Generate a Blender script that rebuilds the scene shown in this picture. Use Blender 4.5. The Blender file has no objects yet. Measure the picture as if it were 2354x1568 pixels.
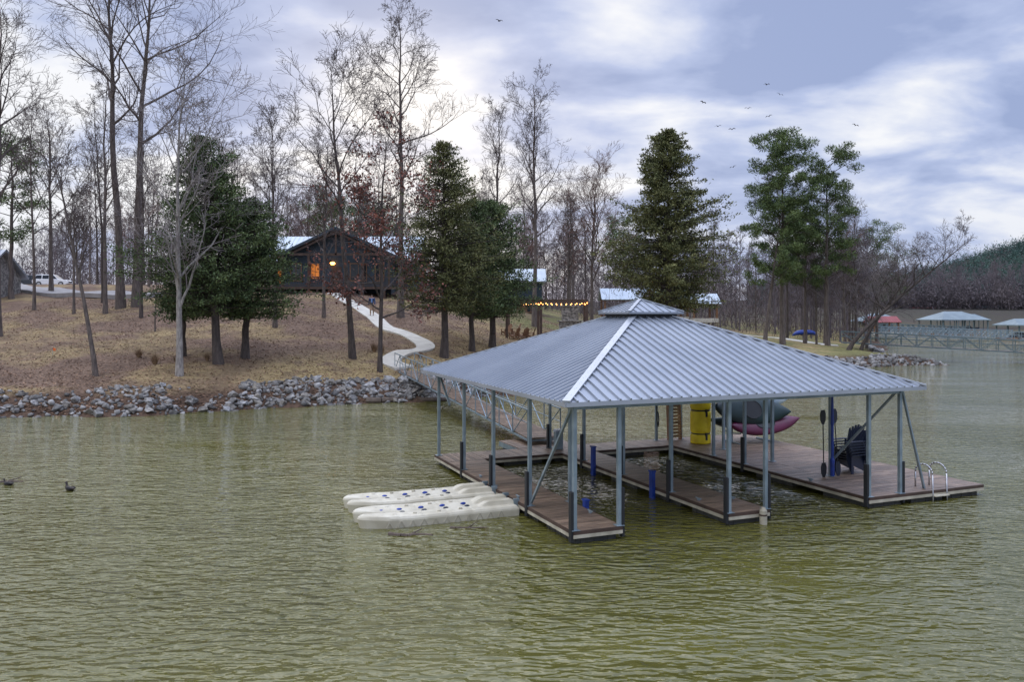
import bpy, bmesh, math, random
import numpy as np
from mathutils import Vector, Matrix
rad=math.radians
scene=bpy.context.scene
COL=scene.collection
RND=random.Random(7)
WL=.2   # lake level
# ------------------------------------------------------------------ materials
def nd(nt,t,**k):
    n=nt.nodes.new(t)
    for a,b in k.items(): setattr(n,a,b)
    return n
def mat(name,c,c2=None,rough=.6,metal=0.,scale=4.,detail=6.,island=0.,bump=0.,bscale=None,lo=.35,hi=.65,stretch=None,emit=None,es=0.,spec=.5):
    m=bpy.data.materials.new(name); m.use_nodes=True; nt=m.node_tree; L=nt.links
    b=nt.nodes['Principled BSDF']
    b.inputs['Roughness'].default_value=rough; b.inputs['Metallic'].default_value=metal
    b.inputs['Specular IOR Level'].default_value=spec
    c2=c2 or tuple(x*.75 for x in c)
    tc=nd(nt,'ShaderNodeTexCoord'); vec=tc.outputs['Object']
    if stretch:
        mp=nd(nt,'ShaderNodeMapping'); mp.inputs['Scale'].default_value=stretch
        L.new(vec,mp.inputs[0]); vec=mp.outputs[0]
    nz=nd(nt,'ShaderNodeTexNoise'); nz.inputs['Scale'].default_value=scale; nz.inputs['Detail'].default_value=detail
    L.new(vec,nz.inputs['Vector'])
    cr=nd(nt,'ShaderNodeValToRGB'); e=cr.color_ramp.elements
    e[0].position=lo; e[1].position=hi; e[0].color=(*c2,1); e[1].color=(*c,1)
    L.new(nz.outputs['Fac'],cr.inputs[0]); out=cr.outputs[0]
    if island>0:
        g=nd(nt,'ShaderNodeNewGeometry'); mr=nd(nt,'ShaderNodeMapRange')
        mr.inputs['To Min'].default_value=1-island; mr.inputs['To Max'].default_value=1+island
        L.new(g.outputs['Random Per Island'],mr.inputs['Value'])
        mx=nd(nt,'ShaderNodeVectorMath',operation='SCALE'); L.new(out,mx.inputs[0]); L.new(mr.outputs[0],mx.inputs['Scale']); out=mx.outputs[0]
    L.new(out,b.inputs['Base Color'])
    if bump>0:
        n2=nd(nt,'ShaderNodeTexNoise'); n2.inputs['Scale'].default_value=bscale or scale*4; n2.inputs['Detail'].default_value=5
        L.new(vec,n2.inputs['Vector'])
        bp=nd(nt,'ShaderNodeBump'); bp.inputs['Strength'].default_value=bump; bp.inputs['Distance'].default_value=.05
        L.new(n2.outputs['Fac'],bp.inputs['Height']); L.new(bp.outputs[0],b.inputs['Normal'])
    if emit:
        b.inputs['Emission Color'].default_value=(*emit,1); b.inputs['Emission Strength'].default_value=es
    return m
M={}
M['bark']=mat('bark_grey',(.155,.125,.11),(.075,.06,.053),rough=.9,scale=3,stretch=(3,3,.6),bump=.6)
M['bark_dark']=mat('bark_dark',(.095,.075,.065),(.045,.036,.032),rough=.9,scale=3,stretch=(3,3,.6),bump=.6)
M['bark_pale']=mat('bark_pale',(.36,.33,.3),(.18,.16,.15),rough=.9,scale=3,stretch=(3,3,1),bump=.4)
M['twig']=mat('twig_brown',(.12,.092,.086),(.07,.054,.055),rough=.9,scale=2)
M['twig_pale']=mat('twig_pale',(.28,.24,.23),(.17,.15,.15),rough=.9,scale=2)
M['twig_red']=mat('twig_red',(.2,.11,.085),(.11,.065,.055),rough=.9,scale=2)
M['cedar']=mat('cedar_foliage',(.15,.19,.075),(.038,.064,.032),rough=.75,scale=1.1,island=.55,lo=.3,hi=.72,spec=.2)
M['cedar_brown']=mat('cedar_foliage_bronze',(.19,.185,.075),(.052,.068,.03),rough=.75,scale=1.1,island=.55,lo=.3,hi=.72,spec=.2)
M['pine']=mat('pine_needles',(.15,.195,.07),(.042,.072,.032),rough=.7,scale=.8,island=.5,lo=.3,hi=.7,spec=.2)
M['oakleaf']=mat('dry_oak_leaf',(.25,.1,.07),(.12,.05,.042),rough=.7,scale=1.5,island=.5,spec=.2)
M['litter']=mat('fallen_leaf',(.32,.2,.13),(.15,.095,.065),rough=.8,scale=1.5,island=.55,spec=.2)
M['hillwood']=mat('haze_tinted_wood',(.17,.145,.15),(.1,.088,.1),rough=1,scale=.05,island=.25,spec=.1)  # distance haze is mixed into this blue-grey wood colour
M['hillpine']=mat('haze_tinted_pine',(.085,.14,.115),(.045,.08,.075),rough=1,scale=.03,island=.25,spec=.1)  # lightened and bluish: aerial haze painted into the pine colour
M['brush']=mat('brush',(.16,.125,.12),(.095,.075,.08),rough=1,scale=.5,island=.4,spec=.1)
M['wood_far']=mat('haze_tinted_twig',(.18,.15,.16),(.11,.095,.108),rough=.9,scale=.2)  # blue-grey tint paints haze onto the background woodland twigs
M['rock']=mat('riprap_rock',(.3,.3,.295),(.125,.122,.12),rough=.85,scale=2.2,bump=.6,bscale=9,island=.3)
def addobjrandom(m):
    nt=m.node_tree; b=nt.nodes['Principled BSDF']; src=b.inputs['Base Color'].links[0].from_socket
    oi=nd(nt,'ShaderNodeObjectInfo')
    cr=nd(nt,'ShaderNodeValToRGB'); e=cr.color_ramp.elements; e[0].color=(.5,.49,.5,1); e[1].color=(1.25,1.25,1.28,1); q=e.new(.5); q.color=(.92,.83,.72,1)
    nt.links.new(oi.outputs['Random'],cr.inputs[0])
    mx=nd(nt,'ShaderNodeVectorMath',operation='MULTIPLY'); nt.links.new(src,mx.inputs[0]); nt.links.new(cr.outputs[0],mx.inputs[1])
    nt.links.new(mx.outputs[0],b.inputs['Base Color'])
addobjrandom(M['rock'])
M['rock2']=mat('riprap_stone',(.28,.27,.258),(.125,.117,.11),rough=.9,scale=1.2,island=.55,bump=.5,bscale=9)
M['plank']=mat('deck_plank',(.26,.18,.125),(.13,.09,.065),rough=.4,scale=2.5,stretch=(1,6,1),island=.34,bump=.3)
M['steel']=mat('galvanised_steel',(.3,.37,.41),(.2,.26,.3),rough=.42,metal=.45,scale=3)
M['steeldark']=mat('weathered_steel',(.16,.21,.23),(.1,.14,.15),rough=.6,metal=.2,scale=3)
M['rooft']=mat('roof_metal',(.31,.34,.39),(.255,.285,.335),rough=.36,metal=.4,scale=.7,detail=4)
M['rooftrim']=mat('roof_trim',(.42,.45,.5),(.36,.39,.44),rough=.35,metal=.4,scale=1)
M['black']=mat('black_rubber',(.018,.02,.024),rough=.55)
M['float']=mat('float_black',(.022,.026,.03),(.05,.05,.045),rough=.6,scale=3,lo=.5,hi=.8)
M['cream']=mat('cream_fascia',(.52,.48,.38),(.32,.29,.22),rough=.6,scale=3)
M['navy']=mat('navy_plastic',(.012,.02,.045),rough=.4)
M['blue']=mat('blue_plastic',(.01,.05,.33),(.008,.03,.2),rough=.4)
M['yellow']=mat('yellow_foam',(.88,.7,.02),(.74,.54,.01),rough=.5,scale=3)
M['white']=mat('white_plastic',(.62,.58,.47),(.47,.43,.33),rough=.55,scale=2.2)
M['teal']=mat('teal_plastic',(.006,.028,.032),rough=.4)
M['maroon']=mat('maroon_plastic',(.11,.006,.045),rough=.35)
M['kwhite']=mat('pale_plastic',(.6,.68,.75),(.3,.45,.62),rough=.35,scale=3)
M['wood']=mat('brown_timber',(.26,.135,.068),(.14,.07,.038),rough=.7,scale=3,stretch=(1,1,6))
M['wooddark']=mat('dark_timber',(.085,.052,.038),(.05,.03,.022),rough=.7,scale=3)
M['siding']=mat('slate_siding',(.036,.058,.08),(.024,.038,.052),rough=.7,scale=2,stretch=(1,1,8))
M['lroof']=mat('light_metal_roof',(.46,.52,.58),(.38,.44,.5),rough=.38,metal=.3,scale=.6)
M['broof']=mat('blue_metal_roof',(.15,.21,.25),(.11,.16,.19),rough=.55,metal=.1,scale=.6)
M['groof']=mat('pale_boathouse_roof',(.2,.25,.27),(.15,.19,.21),rough=.6,metal=.1,scale=.6)
M['rroof']=mat('red_metal_roof',(.3,.07,.075),(.22,.05,.05),rough=.6,scale=.6)
M['concrete']=mat('concrete_path',(.6,.57,.5),(.5,.47,.41),rough=.85,scale=1.5,bump=.2)
M['asphalt']=mat('drive_gravel',(.34,.32,.31),(.24,.225,.22),rough=.95,scale=1.2)
M['stone']=mat('field_stone',(.3,.275,.25),(.13,.12,.11),rough=.85,scale=5,bump=.8,bscale=6,lo=.42,hi=.56,island=.3)
M['window']=mat('window_glass',(.03,.035,.04),rough=.1)
M['glow']=mat('warm_window',(.5,.18,.03),(.4,.14,.03),rough=.5,emit=(1,.28,.04),es=.4)
M['lamp']=mat('lamp_glow',(1,.5,.15),rough=.5,emit=(1,.36,.08),es=10)
M['bulb']=mat('bulb_glow',(1,.6,.2),rough=.5,emit=(1,.45,.12),es=7)
M['carwhite']=mat('car_white',(.75,.76,.78),(.7,.71,.73),rough=.2)
M['cardark']=mat('car_dark',(.04,.045,.055),rough=.2)
M['glass']=mat('car_glass',(.015,.018,.022),rough=.08)
M['chrome']=mat('rim_metal',(.5,.5,.52),rough=.25,metal=.9)
M['red']=mat('red_lens',(.4,.01,.01),rough=.3)
M['lens']=mat('clear_lens',(.7,.72,.75),rough=.15)
M['skin']=mat('skin',(.5,.28,.2),rough=.6)
M['hair']=mat('hair',(.05,.03,.02),rough=.8)
M['jacket']=mat('navy_jacket',(.04,.07,.16),rough=.8)
M['shirt']=mat('blue_shirt',(.2,.35,.65),rough=.8)
M['khaki']=mat('khaki_cloth',(.4,.29,.2),rough=.85)
M['orange']=mat('orange_flag',(.8,.16,.02),rough=.6)
M['duck']=mat('duck_feather',(.05,.035,.025),(.025,.02,.018),rough=.7,scale=20)
M['bird']=mat('bird_feather',(.02,.02,.024),rough=.8)
M['drygrass']=mat('dry_grass',(.34,.23,.13),(.18,.115,.07),rough=.9,scale=3,island=.4)
M['drift']=mat('driftwood',(.13,.1,.075),(.07,.05,.04),rough=.85,scale=4,bump=.4)
# ------------------------------------------------------------------ mesh helpers
def mk(name,mesh,parent=None,m=None,label=None):
    o=bpy.data.objects.new(name,mesh); COL.objects.link(o)
    if parent: o.parent=parent
    if m: mesh.materials.append(M[m])
    if label: o['label']=label
    return o
def tag(o,label,cat,group=None,kind=None):
    o['label']=label; o['category']=cat
    if group: o['group']=group
    if kind: o['kind']=kind
    return o
def thing(name,label,cat,loc=(0,0,0),rz=0,group=None):
    e=bpy.data.objects.new(name,None); e.empty_display_size=.3; COL.objects.link(e)
    e.location=loc; e.rotation_euler=(0,0,rz); return tag(e,label,cat,group)
class MB:
    def __init__(s): s.v=[]; s.f=[]
    def add(s,vs,fs):
        n=len(s.v); s.v+= [tuple(v) for v in vs]; s.f+=[tuple(i+n for i in f) for f in fs]; return s
    def box(s,c,d,rot=None):
        c=Vector(c); vs=[]
        for z in(-.5,.5):
            for x,y in((-.5,-.5),(.5,-.5),(.5,.5),(-.5,.5)):
                p=Vector((x*d[0],y*d[1],z*d[2]))
                if rot is not None: p=rot@p
                vs.append(c+p)
        return s.add(vs,[(3,2,1,0),(4,5,6,7),(0,1,5,4),(1,2,6,5),(2,3,7,6),(3,0,4,7)])
    def bb(s,x0,x1,y0,y1,z0,z1): return s.box(((x0+x1)/2,(y0+y1)/2,(z0+z1)/2),(x1-x0,y1-y0,z1-z0))
    def beam(s,a,b,w,h=None,up=(0,0,1)):
        a=Vector(a);b=Vector(b);h=h or w;d=b-a;L=d.length
        if L<1e-6:return s
        d.normalize();up=Vector(up)
        if abs(d.dot(up))>.98: up=Vector((0,1,0))
        x=d.cross(up).normalized(); z=x.cross(d)
        r=Matrix((x,d,z)).transposed()
        return s.box((a+b)/2,(w,L,h),r)
    def tube(s,a,b,r0,r1=None,n=10):
        a=Vector(a);b=Vector(b);r1=r0 if r1 is None else r1
        d=(b-a).normalized(); up=Vector((0,0,1)) if abs(d.z)<.95 else Vector((1,0,0))
        x=d.cross(up).normalized(); y=x.cross(d); vs=[]
        for c,r in((a,r0),(b,r1)):
            for i in range(n):
                t=2*math.pi*i/n; vs.append(c+x*(math.cos(t)*r)+y*(math.sin(t)*r))
        fs=[(i,(i+1)%n,n+(i+1)%n,n+i) for i in range(n)]+[tuple(range(n))[::-1],tuple(range(n,2*n))]
        return s.add(vs,fs)
    def path(s,pts,r,n=8):
        for i in range(len(pts)-1): s.tube(pts[i],pts[i+1],r,r,n)
        return s
    def lathe(s,prof,n=36):
        vs=[];fs=[]
        for r,z in prof:
            for i in range(n): t=2*math.pi*i/n; vs.append((r*math.cos(t),r*math.sin(t),z))
        for k in range(len(prof)-1):
            for i in range(n): fs.append((k*n+i,k*n+(i+1)%n,(k+1)*n+(i+1)%n,(k+1)*n+i))
        fs+=[tuple(range(n))[::-1],tuple(range((len(prof)-1)*n,len(prof)*n))]
        return s.add(vs,fs)
    def prism(s,o,axis,a,b):
        n=len(o); vs=[]
        for k in(a,b):
            for p,q in o:
                vs.append((p,q,k) if axis=='z' else (p,k,q) if axis=='y' else (k,p,q))
        return s.add(vs,[tuple(range(n))[::-1],tuple(range(n,2*n))]+[(i,(i+1)%n,n+(i+1)%n,n+i) for i in range(n)])
    def ball(s,c,r,nu=10,nv=7):
        if not hasattr(r,'__len__'): r=(r,r,r)
        vs=[(c[0],c[1],c[2]-r[2])]
        for j in range(1,nv):
            p=-math.pi/2+math.pi*j/nv
            for i in range(nu):
                t=2*math.pi*i/nu; vs.append((c[0]+r[0]*math.cos(p)*math.cos(t),c[1]+r[1]*math.cos(p)*math.sin(t),c[2]+r[2]*math.sin(p)))
        vs.append((c[0],c[1],c[2]+r[2])); k=len(vs)-1; fs=[]
        for i in range(nu):
            fs.append((0,1+(i+1)%nu,1+i)); fs.append((k,k-nu+i,k-nu+(i+1)%nu))
            for j in range(nv-2): fs.append((1+j*nu+i,1+j*nu+(i+1)%nu,1+(j+1)*nu+(i+1)%nu,1+(j+1)*nu+i))
        return s.add(vs,fs)
    def obj(s,name,parent,m,label=None,smooth=False,bevel=0):
        me=bpy.data.meshes.new(name); me.from_pydata(s.v,[],s.f)
        bm=bmesh.new(); bm.from_mesh(me); bmesh.ops.recalc_face_normals(bm,faces=bm.faces); bm.to_mesh(me); bm.free()
        if smooth:
            me.polygons.foreach_set('use_smooth',[True]*len(me.polygons))
        o=mk(name,me,parent,m,label)
        if bevel:
            b=o.modifiers.new('bevel','BEVEL'); b.width=bevel; b.segments=2; b.limit_method='ANGLE'
        return o
def npmesh(name,V,F):
    V=np.asarray(V,dtype=np.float32); F=np.asarray(F,dtype=np.int32)
    me=bpy.data.meshes.new(name); k=F.shape[1]
    me.vertices.add(len(V)); me.vertices.foreach_set('co',V.ravel())
    me.loops.add(F.size); me.loops.foreach_set('vertex_index',F.ravel())
    me.polygons.add(len(F)); me.polygons.foreach_set('loop_start',np.arange(0,F.size,k,dtype=np.int32))
    me.polygons.foreach_set('loop_total',np.full(len(F),k,dtype=np.int32))
    me.update(calc_edges=True); return me
def dup(root,loc,rz=None,scale=None,label=None,group=None):
    n=root.copy(); COL.objects.link(n); n.location=loc
    if rz is not None: n.rotation_euler=(root.rotation_euler.x,root.rotation_euler.y,rz)
    if scale is not None: n.scale=(scale,)*3 if not hasattr(scale,'__len__') else scale
    if label: n['label']=label
    if group: n['group']=group
    def rec(a,b):
        for c in a.children:
            d=c.copy(); COL.objects.link(d); d.parent=b; rec(c,d)
    rec(root,n); return n
def segs_to_mesh(S,n):
    S=np.asarray(S,dtype=np.float64); p0=S[:,0:3];p1=S[:,3:6];r0=S[:,6];r1=S[:,7]
    d=p1-p0; d/=np.linalg.norm(d,axis=1)[:,None]+1e-9
    ref=np.tile([[1.,.13,0.]],(len(S),1)); fl=np.abs(d[:,0])>.9; ref[fl]=[0,1,.1]
    a=np.cross(d,ref); a/=np.linalg.norm(a,axis=1)[:,None]; b=np.cross(d,a)
    V=np.zeros((len(S),2*n,3))
    for i in range(n):
        t=2*math.pi*i/n; o=a*math.cos(t)+b*math.sin(t)
        V[:,i]=p0+o*r0[:,None]; V[:,n+i]=p1+o*r1[:,None]
    base=(np.arange(len(S))*2*n)[:,None]; F=[]
    for i in range(n):
        j=(i+1)%n; F.append(base+np.array([[i,j,n+j,n+i]]))
    return V.reshape(-1,3),np.concatenate(F)
def cards(C,L,W,rng,bias=None):
    """small pointed leaf faces; C centres"""
    N=len(C); d=rng.normal(size=(N,3))
    if bias is not None: d+=bias
    d/=np.linalg.norm(d,axis=1)[:,None]
    r=rng.normal(size=(N,3)); s=np.cross(d,r); s/=np.linalg.norm(s,axis=1)[:,None]
    l=(L*rng.uniform(.6,1.3,N))[:,None]; w=(W*rng.uniform(.6,1.3,N))[:,None]
    V=np.stack([C-d*l*.5,C+s*w*.5,C+d*l*.5,C-s*w*.5],axis=1).reshape(-1,3)
    F=(np.arange(N)*4)[:,None]+np.array([[0,1,2,3]])
    return V,F
# ------------------------------------------------------------------ terrain
XS=[-900,-60,-25,-19,-15.3,-13.2,-8.1,-4.5,2,10,20,30,38,60,900]
YS=[y-.7 for y in(38,38,39.2,39.7,41.4,43.3,45.3,46.9,51,57,66,74,79,84,120)]
RY=[0,80,84,100,127,170,260,300,2500]; RX=[60,44,41,47,60,76,104,400,3000]
def gz(x,y):
    x=np.asarray(x,dtype=float); y=np.asarray(y,dtype=float)
    f=np.interp(x,[-6,4],[1,.8])
    wob=.35*np.sin(x*.9)+.25*np.sin(x*2.1+1)
    s1=(y-np.interp(x,XS,YS)+wob)*f
    s2=(np.interp(y,RY,RX)-x)*.85+.5*np.sin(y*.5)
    s=np.minimum(s1,s2)
    k=np.interp(x,[-8,12],[.162,.094]); C=np.interp(x,[-10,20],[7.6,4.4])
    up=np.maximum(s-3.2,0)
    a=k*up; sm=-np.log(np.exp(-a*1.5)+np.exp(-C*1.5))/1.5+np.log(1+np.exp(-C*1.5))/1.5
    bank=np.interp(s,[-8,0,.8,2.4,3.2],[-2.8,0,.45,1.2,1.36])
    z=bank+sm+np.where(s>3.2,.06*np.sin(x*.55+1)*np.cos(y*.43)+.04*np.sin(x*1.3+y*.9),0)+np.where(s>60,np.minimum((s-60)*.02,3),0)
    s3=(y-290-.12*np.abs(x-150)+10*np.sin(x*.03))
    z3=np.interp(s3,[-20,0,4,60,300],[-2.8,0,1.5,5,14])+ np.clip(s3/150,0,1)*(62*np.exp(-(((x-520)/150)**2+((y-640)/230)**2))+6*np.exp(-(((x-200)/200)**2+((y-900)/300)**2)))
    z3=np.where(x>20,z3,-3)
    return np.maximum(z,z3)
def G(x,y): return float(gz(x,y))
def axis(a,b,st,lo,hi,g=1.12):
    c=list(np.arange(a,b,st)); s=st; p=c[-1]
    while p<hi: s*=g; p+=s; c.append(p)
    s=st; p=c[0]; l=[]
    while p>lo: s*=g; p-=s; l.append(p)
    return np.array(l[::-1]+c)
ax=axis(-44,48,.55,-1500,2200); ay=axis(36,98,.55,-400,2600)
gx,gy=np.meshgrid(ax,ay); V=np.stack([gx,gy,gz(gx,gy)],-1).reshape(-1,3)
nx,ny=len(ax),len(ay); i=np.arange(nx-1)[None,:]+np.arange(ny-1)[:,None]*nx; i=i.ravel()
me=npmesh('ground',V,np.stack([i,i+1,i+1+nx,i+nx],1)); me.polygons.foreach_set('use_smooth',[True]*len(me.polygons))
ground=mk('ground',me); tag(ground,'leaf covered grassy lakeside slope and bank','ground',kind='structure')
gm=bpy.data.materials.new('leafy_ground'); gm.use_nodes=True; nt=gm.node_tree; L=nt.links; b=nt.nodes['Principled BSDF']; b.inputs['Roughness'].default_value=.95; b.inputs['Specular IOR Level'].default_value=.15
tc=nd(nt,'ShaderNodeTexCoord')
def noise(sc,det=6,vec=None,rg=.6):
    n=nd(nt,'ShaderNodeTexNoise'); n.inputs['Scale'].default_value=sc; n.inputs['Detail'].default_value=det; n.inputs['Roughness'].default_value=rg; L.new(vec or tc.outputs['Object'],n.inputs['Vector']); return n.outputs['Fac']
def ramp(fac,stops):
    c=nd(nt,'ShaderNodeValToRGB'); e=c.color_ramp.elements
    while len(e)<len(stops): e.new(.5)
    for k,(p,col) in enumerate(stops): e[k].position=p; e[k].color=(*col,1) if len(col)==3 else col
    L.new(fac,c.inputs[0]); return c.outputs[0]
def mix(f,a,c,bt='MIX'):
    m=nd(nt,'ShaderNodeMix',data_type='RGBA',blend_type=bt)
    if isinstance(f,float): m.inputs[0].default_value=f
    else: L.new(f,m.inputs[0])
    for s,k in((a,6),(c,7)):
        if isinstance(s,tuple): m.inputs[k].default_value=(*s,1)
        else: L.new(s,m.inputs[k])
    return m.outputs[2]
leaf=ramp(noise(4,9,rg=.78),[(.3,(.08,.053,.04)),(.5,(.185,.125,.09)),(.72,(.36,.25,.175))])
grass=ramp(noise(3,8,rg=.7),[(.3,(.22,.165,.075)),(.7,(.46,.35,.18))])
green=ramp(noise(3,8),[(.3,(.1,.11,.04)),(.7,(.22,.22,.09))])
dirt=ramp(noise(4,8),[(.3,(.045,.03,.022)),(.7,(.15,.095,.065))])
patch=ramp(noise(.16,6),[(.48,(0,0,0)),(.6,(.75,.75,.75))])
col=mix(patch,leaf,grass)
col=mix(ramp(noise(.45,8,rg=.75),[(.42,(0,0,0)),(.6,(.55,.55,.55))]),col,(.095,.062,.047))
sx=nd(nt,'ShaderNodeSeparateXYZ'); L.new(tc.outputs['Object'],sx.inputs[0])
def mrange(v,a,c):
    m=nd(nt,'ShaderNodeMapRange',interpolation_type='SMOOTHSTEP'); m.inputs['From Min'].default_value=a; m.inputs['From Max'].default_value=c; L.new(v,m.inputs[0]); return m.outputs[0]
def mul(a,c):
    m=nd(nt,'ShaderNodeMath',operation='MULTIPLY'); 
    for k,s in enumerate((a,c)):
        if isinstance(s,float): m.inputs[k].default_value=s
        else: L.new(s,m.inputs[k])
    return m.outputs[0]
near=mul(mrange(sx.outputs['X'],-18.,-13.),mul(mrange(sx.outputs['Z'],3.1,2.0),mrange(sx.outputs['Z'],1.2,1.45)))
near=mul(near,ramp(noise(.5,6),[(.33,(0,0,0)),(.5,(1,1,1))]))
col=mix(near,col,grass)
gr=mul(mul(mrange(sx.outputs['Y'],72.,80.),mrange(sx.outputs['X'],-13.,-6.)),ramp(noise(.2,5),[(.38,(0,0,0)),(.55,(.8,.8,.8))]))
col=mix(gr,col,green)
col=mix(mrange(sx.outputs['Z'],1.4,.9),col,dirt)
far=mrange(sx.outputs['Y'],180.,300.); col=mix(far,col,(.06,.055,.048))
L.new(col,b.inputs['Base Color'])
bp=nd(nt,'ShaderNodeBump'); bp.inputs['Strength'].default_value=.8; bp.inputs['Distance'].default_value=.12; L.new(noise(6,6,rg=.7),bp.inputs['Height']); L.new(bp.outputs[0],b.inputs['Normal'])
ground.data.materials.append(gm)
# ------------------------------------------------------------------ water
wm=MB(); wm.add([(-1500,-400,WL),(2200,-400,WL),(2200,2600,WL),(-1500,2600,WL)],[(0,1,2,3)])
water=wm.obj('water',None,None); tag(water,'murky olive green rippled lake water','water',kind='structure')
m=bpy.data.materials.new('lake_water'); m.use_nodes=True; nt=m.node_tree; L=nt.links; b=nt.nodes['Principled BSDF']
tc=nd(nt,'ShaderNodeTexCoord')
b.inputs['Roughness'].default_value=.03; b.inputs['IOR'].default_value=1.52
L.new(ramp(noise(.12,3),[(.35,(.095,.09,.02)),(.65,(.12,.112,.028))]),b.inputs['Base Color'])
def wav(sc,st,rot,det=3,rg=.5,dist=0):
    mp=nd(nt,'ShaderNodeMapping'); mp.inputs['Scale'].default_value=st; mp.inputs['Rotation'].default_value=(0,0,rad(rot)); L.new(tc.outputs['Object'],mp.inputs[0])
    o_=noise(sc,det,mp.outputs[0],rg); o_.node.inputs['Distortion'].default_value=dist; return o_
def add(a,c,w):
    m_=nd(nt,'ShaderNodeMath',operation='MULTIPLY_ADD'); L.new(c,m_.inputs[0]); m_.inputs[1].default_value=w; L.new(a,m_.inputs[2]); return m_.outputs[0]
h=wav(1.,(1.7,3.9,1),-30,1,dist=.7)
h=add(h,wav(1.,(2.8,6.6,1),30,1,dist=.5),.6)
h=add(h,wav(1.,(6.5,12,1),-8,1),.2)
h=add(h,wav(1.,(.4,.8,1),-35,1),1.1)
calm=ramp(wav(1.,(.07,.2,1),15,3,dist=.6),[(.36,(.22,.22,.22)),(.5,(.7,.7,.7)),(.62,(1,1,1))])
bp=nd(nt,'ShaderNodeBump'); bp.inputs['Distance'].default_value=.27; L.new(calm,bp.inputs['Strength']); L.new(h,bp.inputs['Height']); L.new(bp.outputs[0],b.inputs['Normal'])
water.data.materials.append(m)
# ------------------------------------------------------------------ paths
def strip(name,pts,w,m,label,cat,th=.07,sub=14):
    P=[Vector((*p,0)) for p in pts]; out=[]
    for k in range(len(P)-1):
        a=P[max(k-1,0)];b_=P[k];c=P[k+1];d=P[min(k+2,len(P)-1)]
        for j in range(sub):
            t=j/sub; out.append(.5*((2*b_)+(c-a)*t+(2*a-5*b_+4*c-d)*t*t+(3*b_-a-3*c+d)*t**3))
    out.append(P[-1]); mb=MB(); vs=[]
    for k,p in enumerate(out):
        d=(out[min(k+1,len(out)-1)]-out[max(k-1,0)]).normalized(); n=Vector((-d.y,d.x,0))*w/2
        l=p+n;r=p-n; zc=max(G(l.x,l.y),G(r.x,r.y),G(p.x,p.y))+th
        zl=(zc+G(l.x,l.y)+th)/2; zr=(zc+G(r.x,r.y)+th)/2
        vs+=[(l.x,l.y,zl),(r.x,r.y,zr),(r.x,r.y,zr-.4),(l.x,l.y,zl-.4)]
    fs=[]
    for k in range(len(out)-1):
        a=k*4;c=a+4; fs+=[(a,a+1,c+1,c),(a+1,a+2,c+2,c+1),(a+3,a,c,c+3)]
    fs+=[(0,3,2,1),(len(vs)-4,len(vs)-3,len(vs)-2,len(vs)-1)]
    mb.add(vs,fs); o=mb.obj(name,None,m); return tag(o,label,cat,kind='structure')
strip('footpath',[(-6.9,51.0),(-8.1,53.0),(-7.6,55.4),(-6.3,58),(-7.6,61.3),(-10.3,64.8),(-12.1,69),(-14.6,74.2),(-18,80)],1.35,'concrete','winding pale concrete footpath down to the gangway','path')
strip('footpath',[(6,98),(14,100),(24,104),(33,103),(37.5,97),(36.8,92)],1.8,'concrete','curving concrete footpath near the rocky point','path')
strip('driveway',[(-34,77),(-45,79),(-62,92),(-76,112),(-84,140)],4.5,'asphalt','grey gravel driveway beside the lawn','road')
# ------------------------------------------------------------------ DOCK
TH=rad(22.3); U=Vector((math.cos(TH),math.sin(TH),0)); Vv=Vector((-math.sin(TH),math.cos(TH),0)); O=Vector((1.33,17.3,0))
def W(u,v,z=0): p=O+U*u+Vv*v; return (p.x,p.y,z)
dock=thing('boat_dock','floating boat dock with grey metal hip roof and two slips','dock',(O.x,O.y,0),TH)
DZ=.5
def planks(mb,u0,u1,v0,v1,along,w=.14,gap=.012):
    if along=='u':
        n=int((v1-v0)/w); w=(v1-v0)/n
        for k in range(n): mb.bb(u0,u1,v0+k*w+gap/2,v0+(k+1)*w-gap/2,DZ-.035,DZ+RND.uniform(-.003,.003))
    else:
        n=int((u1-u0)/w); w=(u1-u0)/n
        for k in range(n): mb.bb(u0+k*w+gap/2,u0+(k+1)*w-gap/2,v0,v1,DZ-.035,DZ+RND.uniform(-.003,.003))
UE=12.7; VB=10.35
mb=MB()
planks(mb,0,1.22,0,8.95,'u'); planks(mb,4.1,5.3,0,8.95,'u')
planks(mb,0,8.5,8.96,VB,'v')
for k in range(4):
    planks(mb,8.5+k*1.05+.004,8.5+(k+1)*1.05-.004,0,VB,'u')
mb.obj('deck',dock,'plank')
sub=MB()
sub.bb(.02,1.2,.02,8.9,DZ-.12,DZ-.05); sub.bb(4.12,5.28,.02,8.9,DZ-.12,DZ-.05); sub.bb(.02,8.5,8.98,VB-.02,DZ-.12,DZ-.05); sub.bb(8.52,UE-.02,.02,VB-.02,DZ-.12,DZ-.05)
def rim(mb,pts,w,z0,z1,off=0):
    for k in range(len(pts)-1):
        a,b_=pts[k],pts[k+1]
        mb.beam((a[0],a[1],(z0+z1)/2),(b_[0],b_[1],(z0+z1)/2),w,z1-z0)
outl=[(0,0),(1.22,0),(1.22,8.96),(4.1,8.96),(4.1,0),(5.3,0),(5.3,8.96),(8.5,8.96),(8.5,0),(UE,0),(UE,VB),(0,VB),(0,0)]
rim(sub,outl,.05,DZ-.08,DZ-.005); sub.obj('joist_frame',dock,'wooddark')
fr=MB(); rim(fr,outl,.058,DZ-.16,DZ-.083); fr.obj('fascia',dock,'cream')
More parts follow.
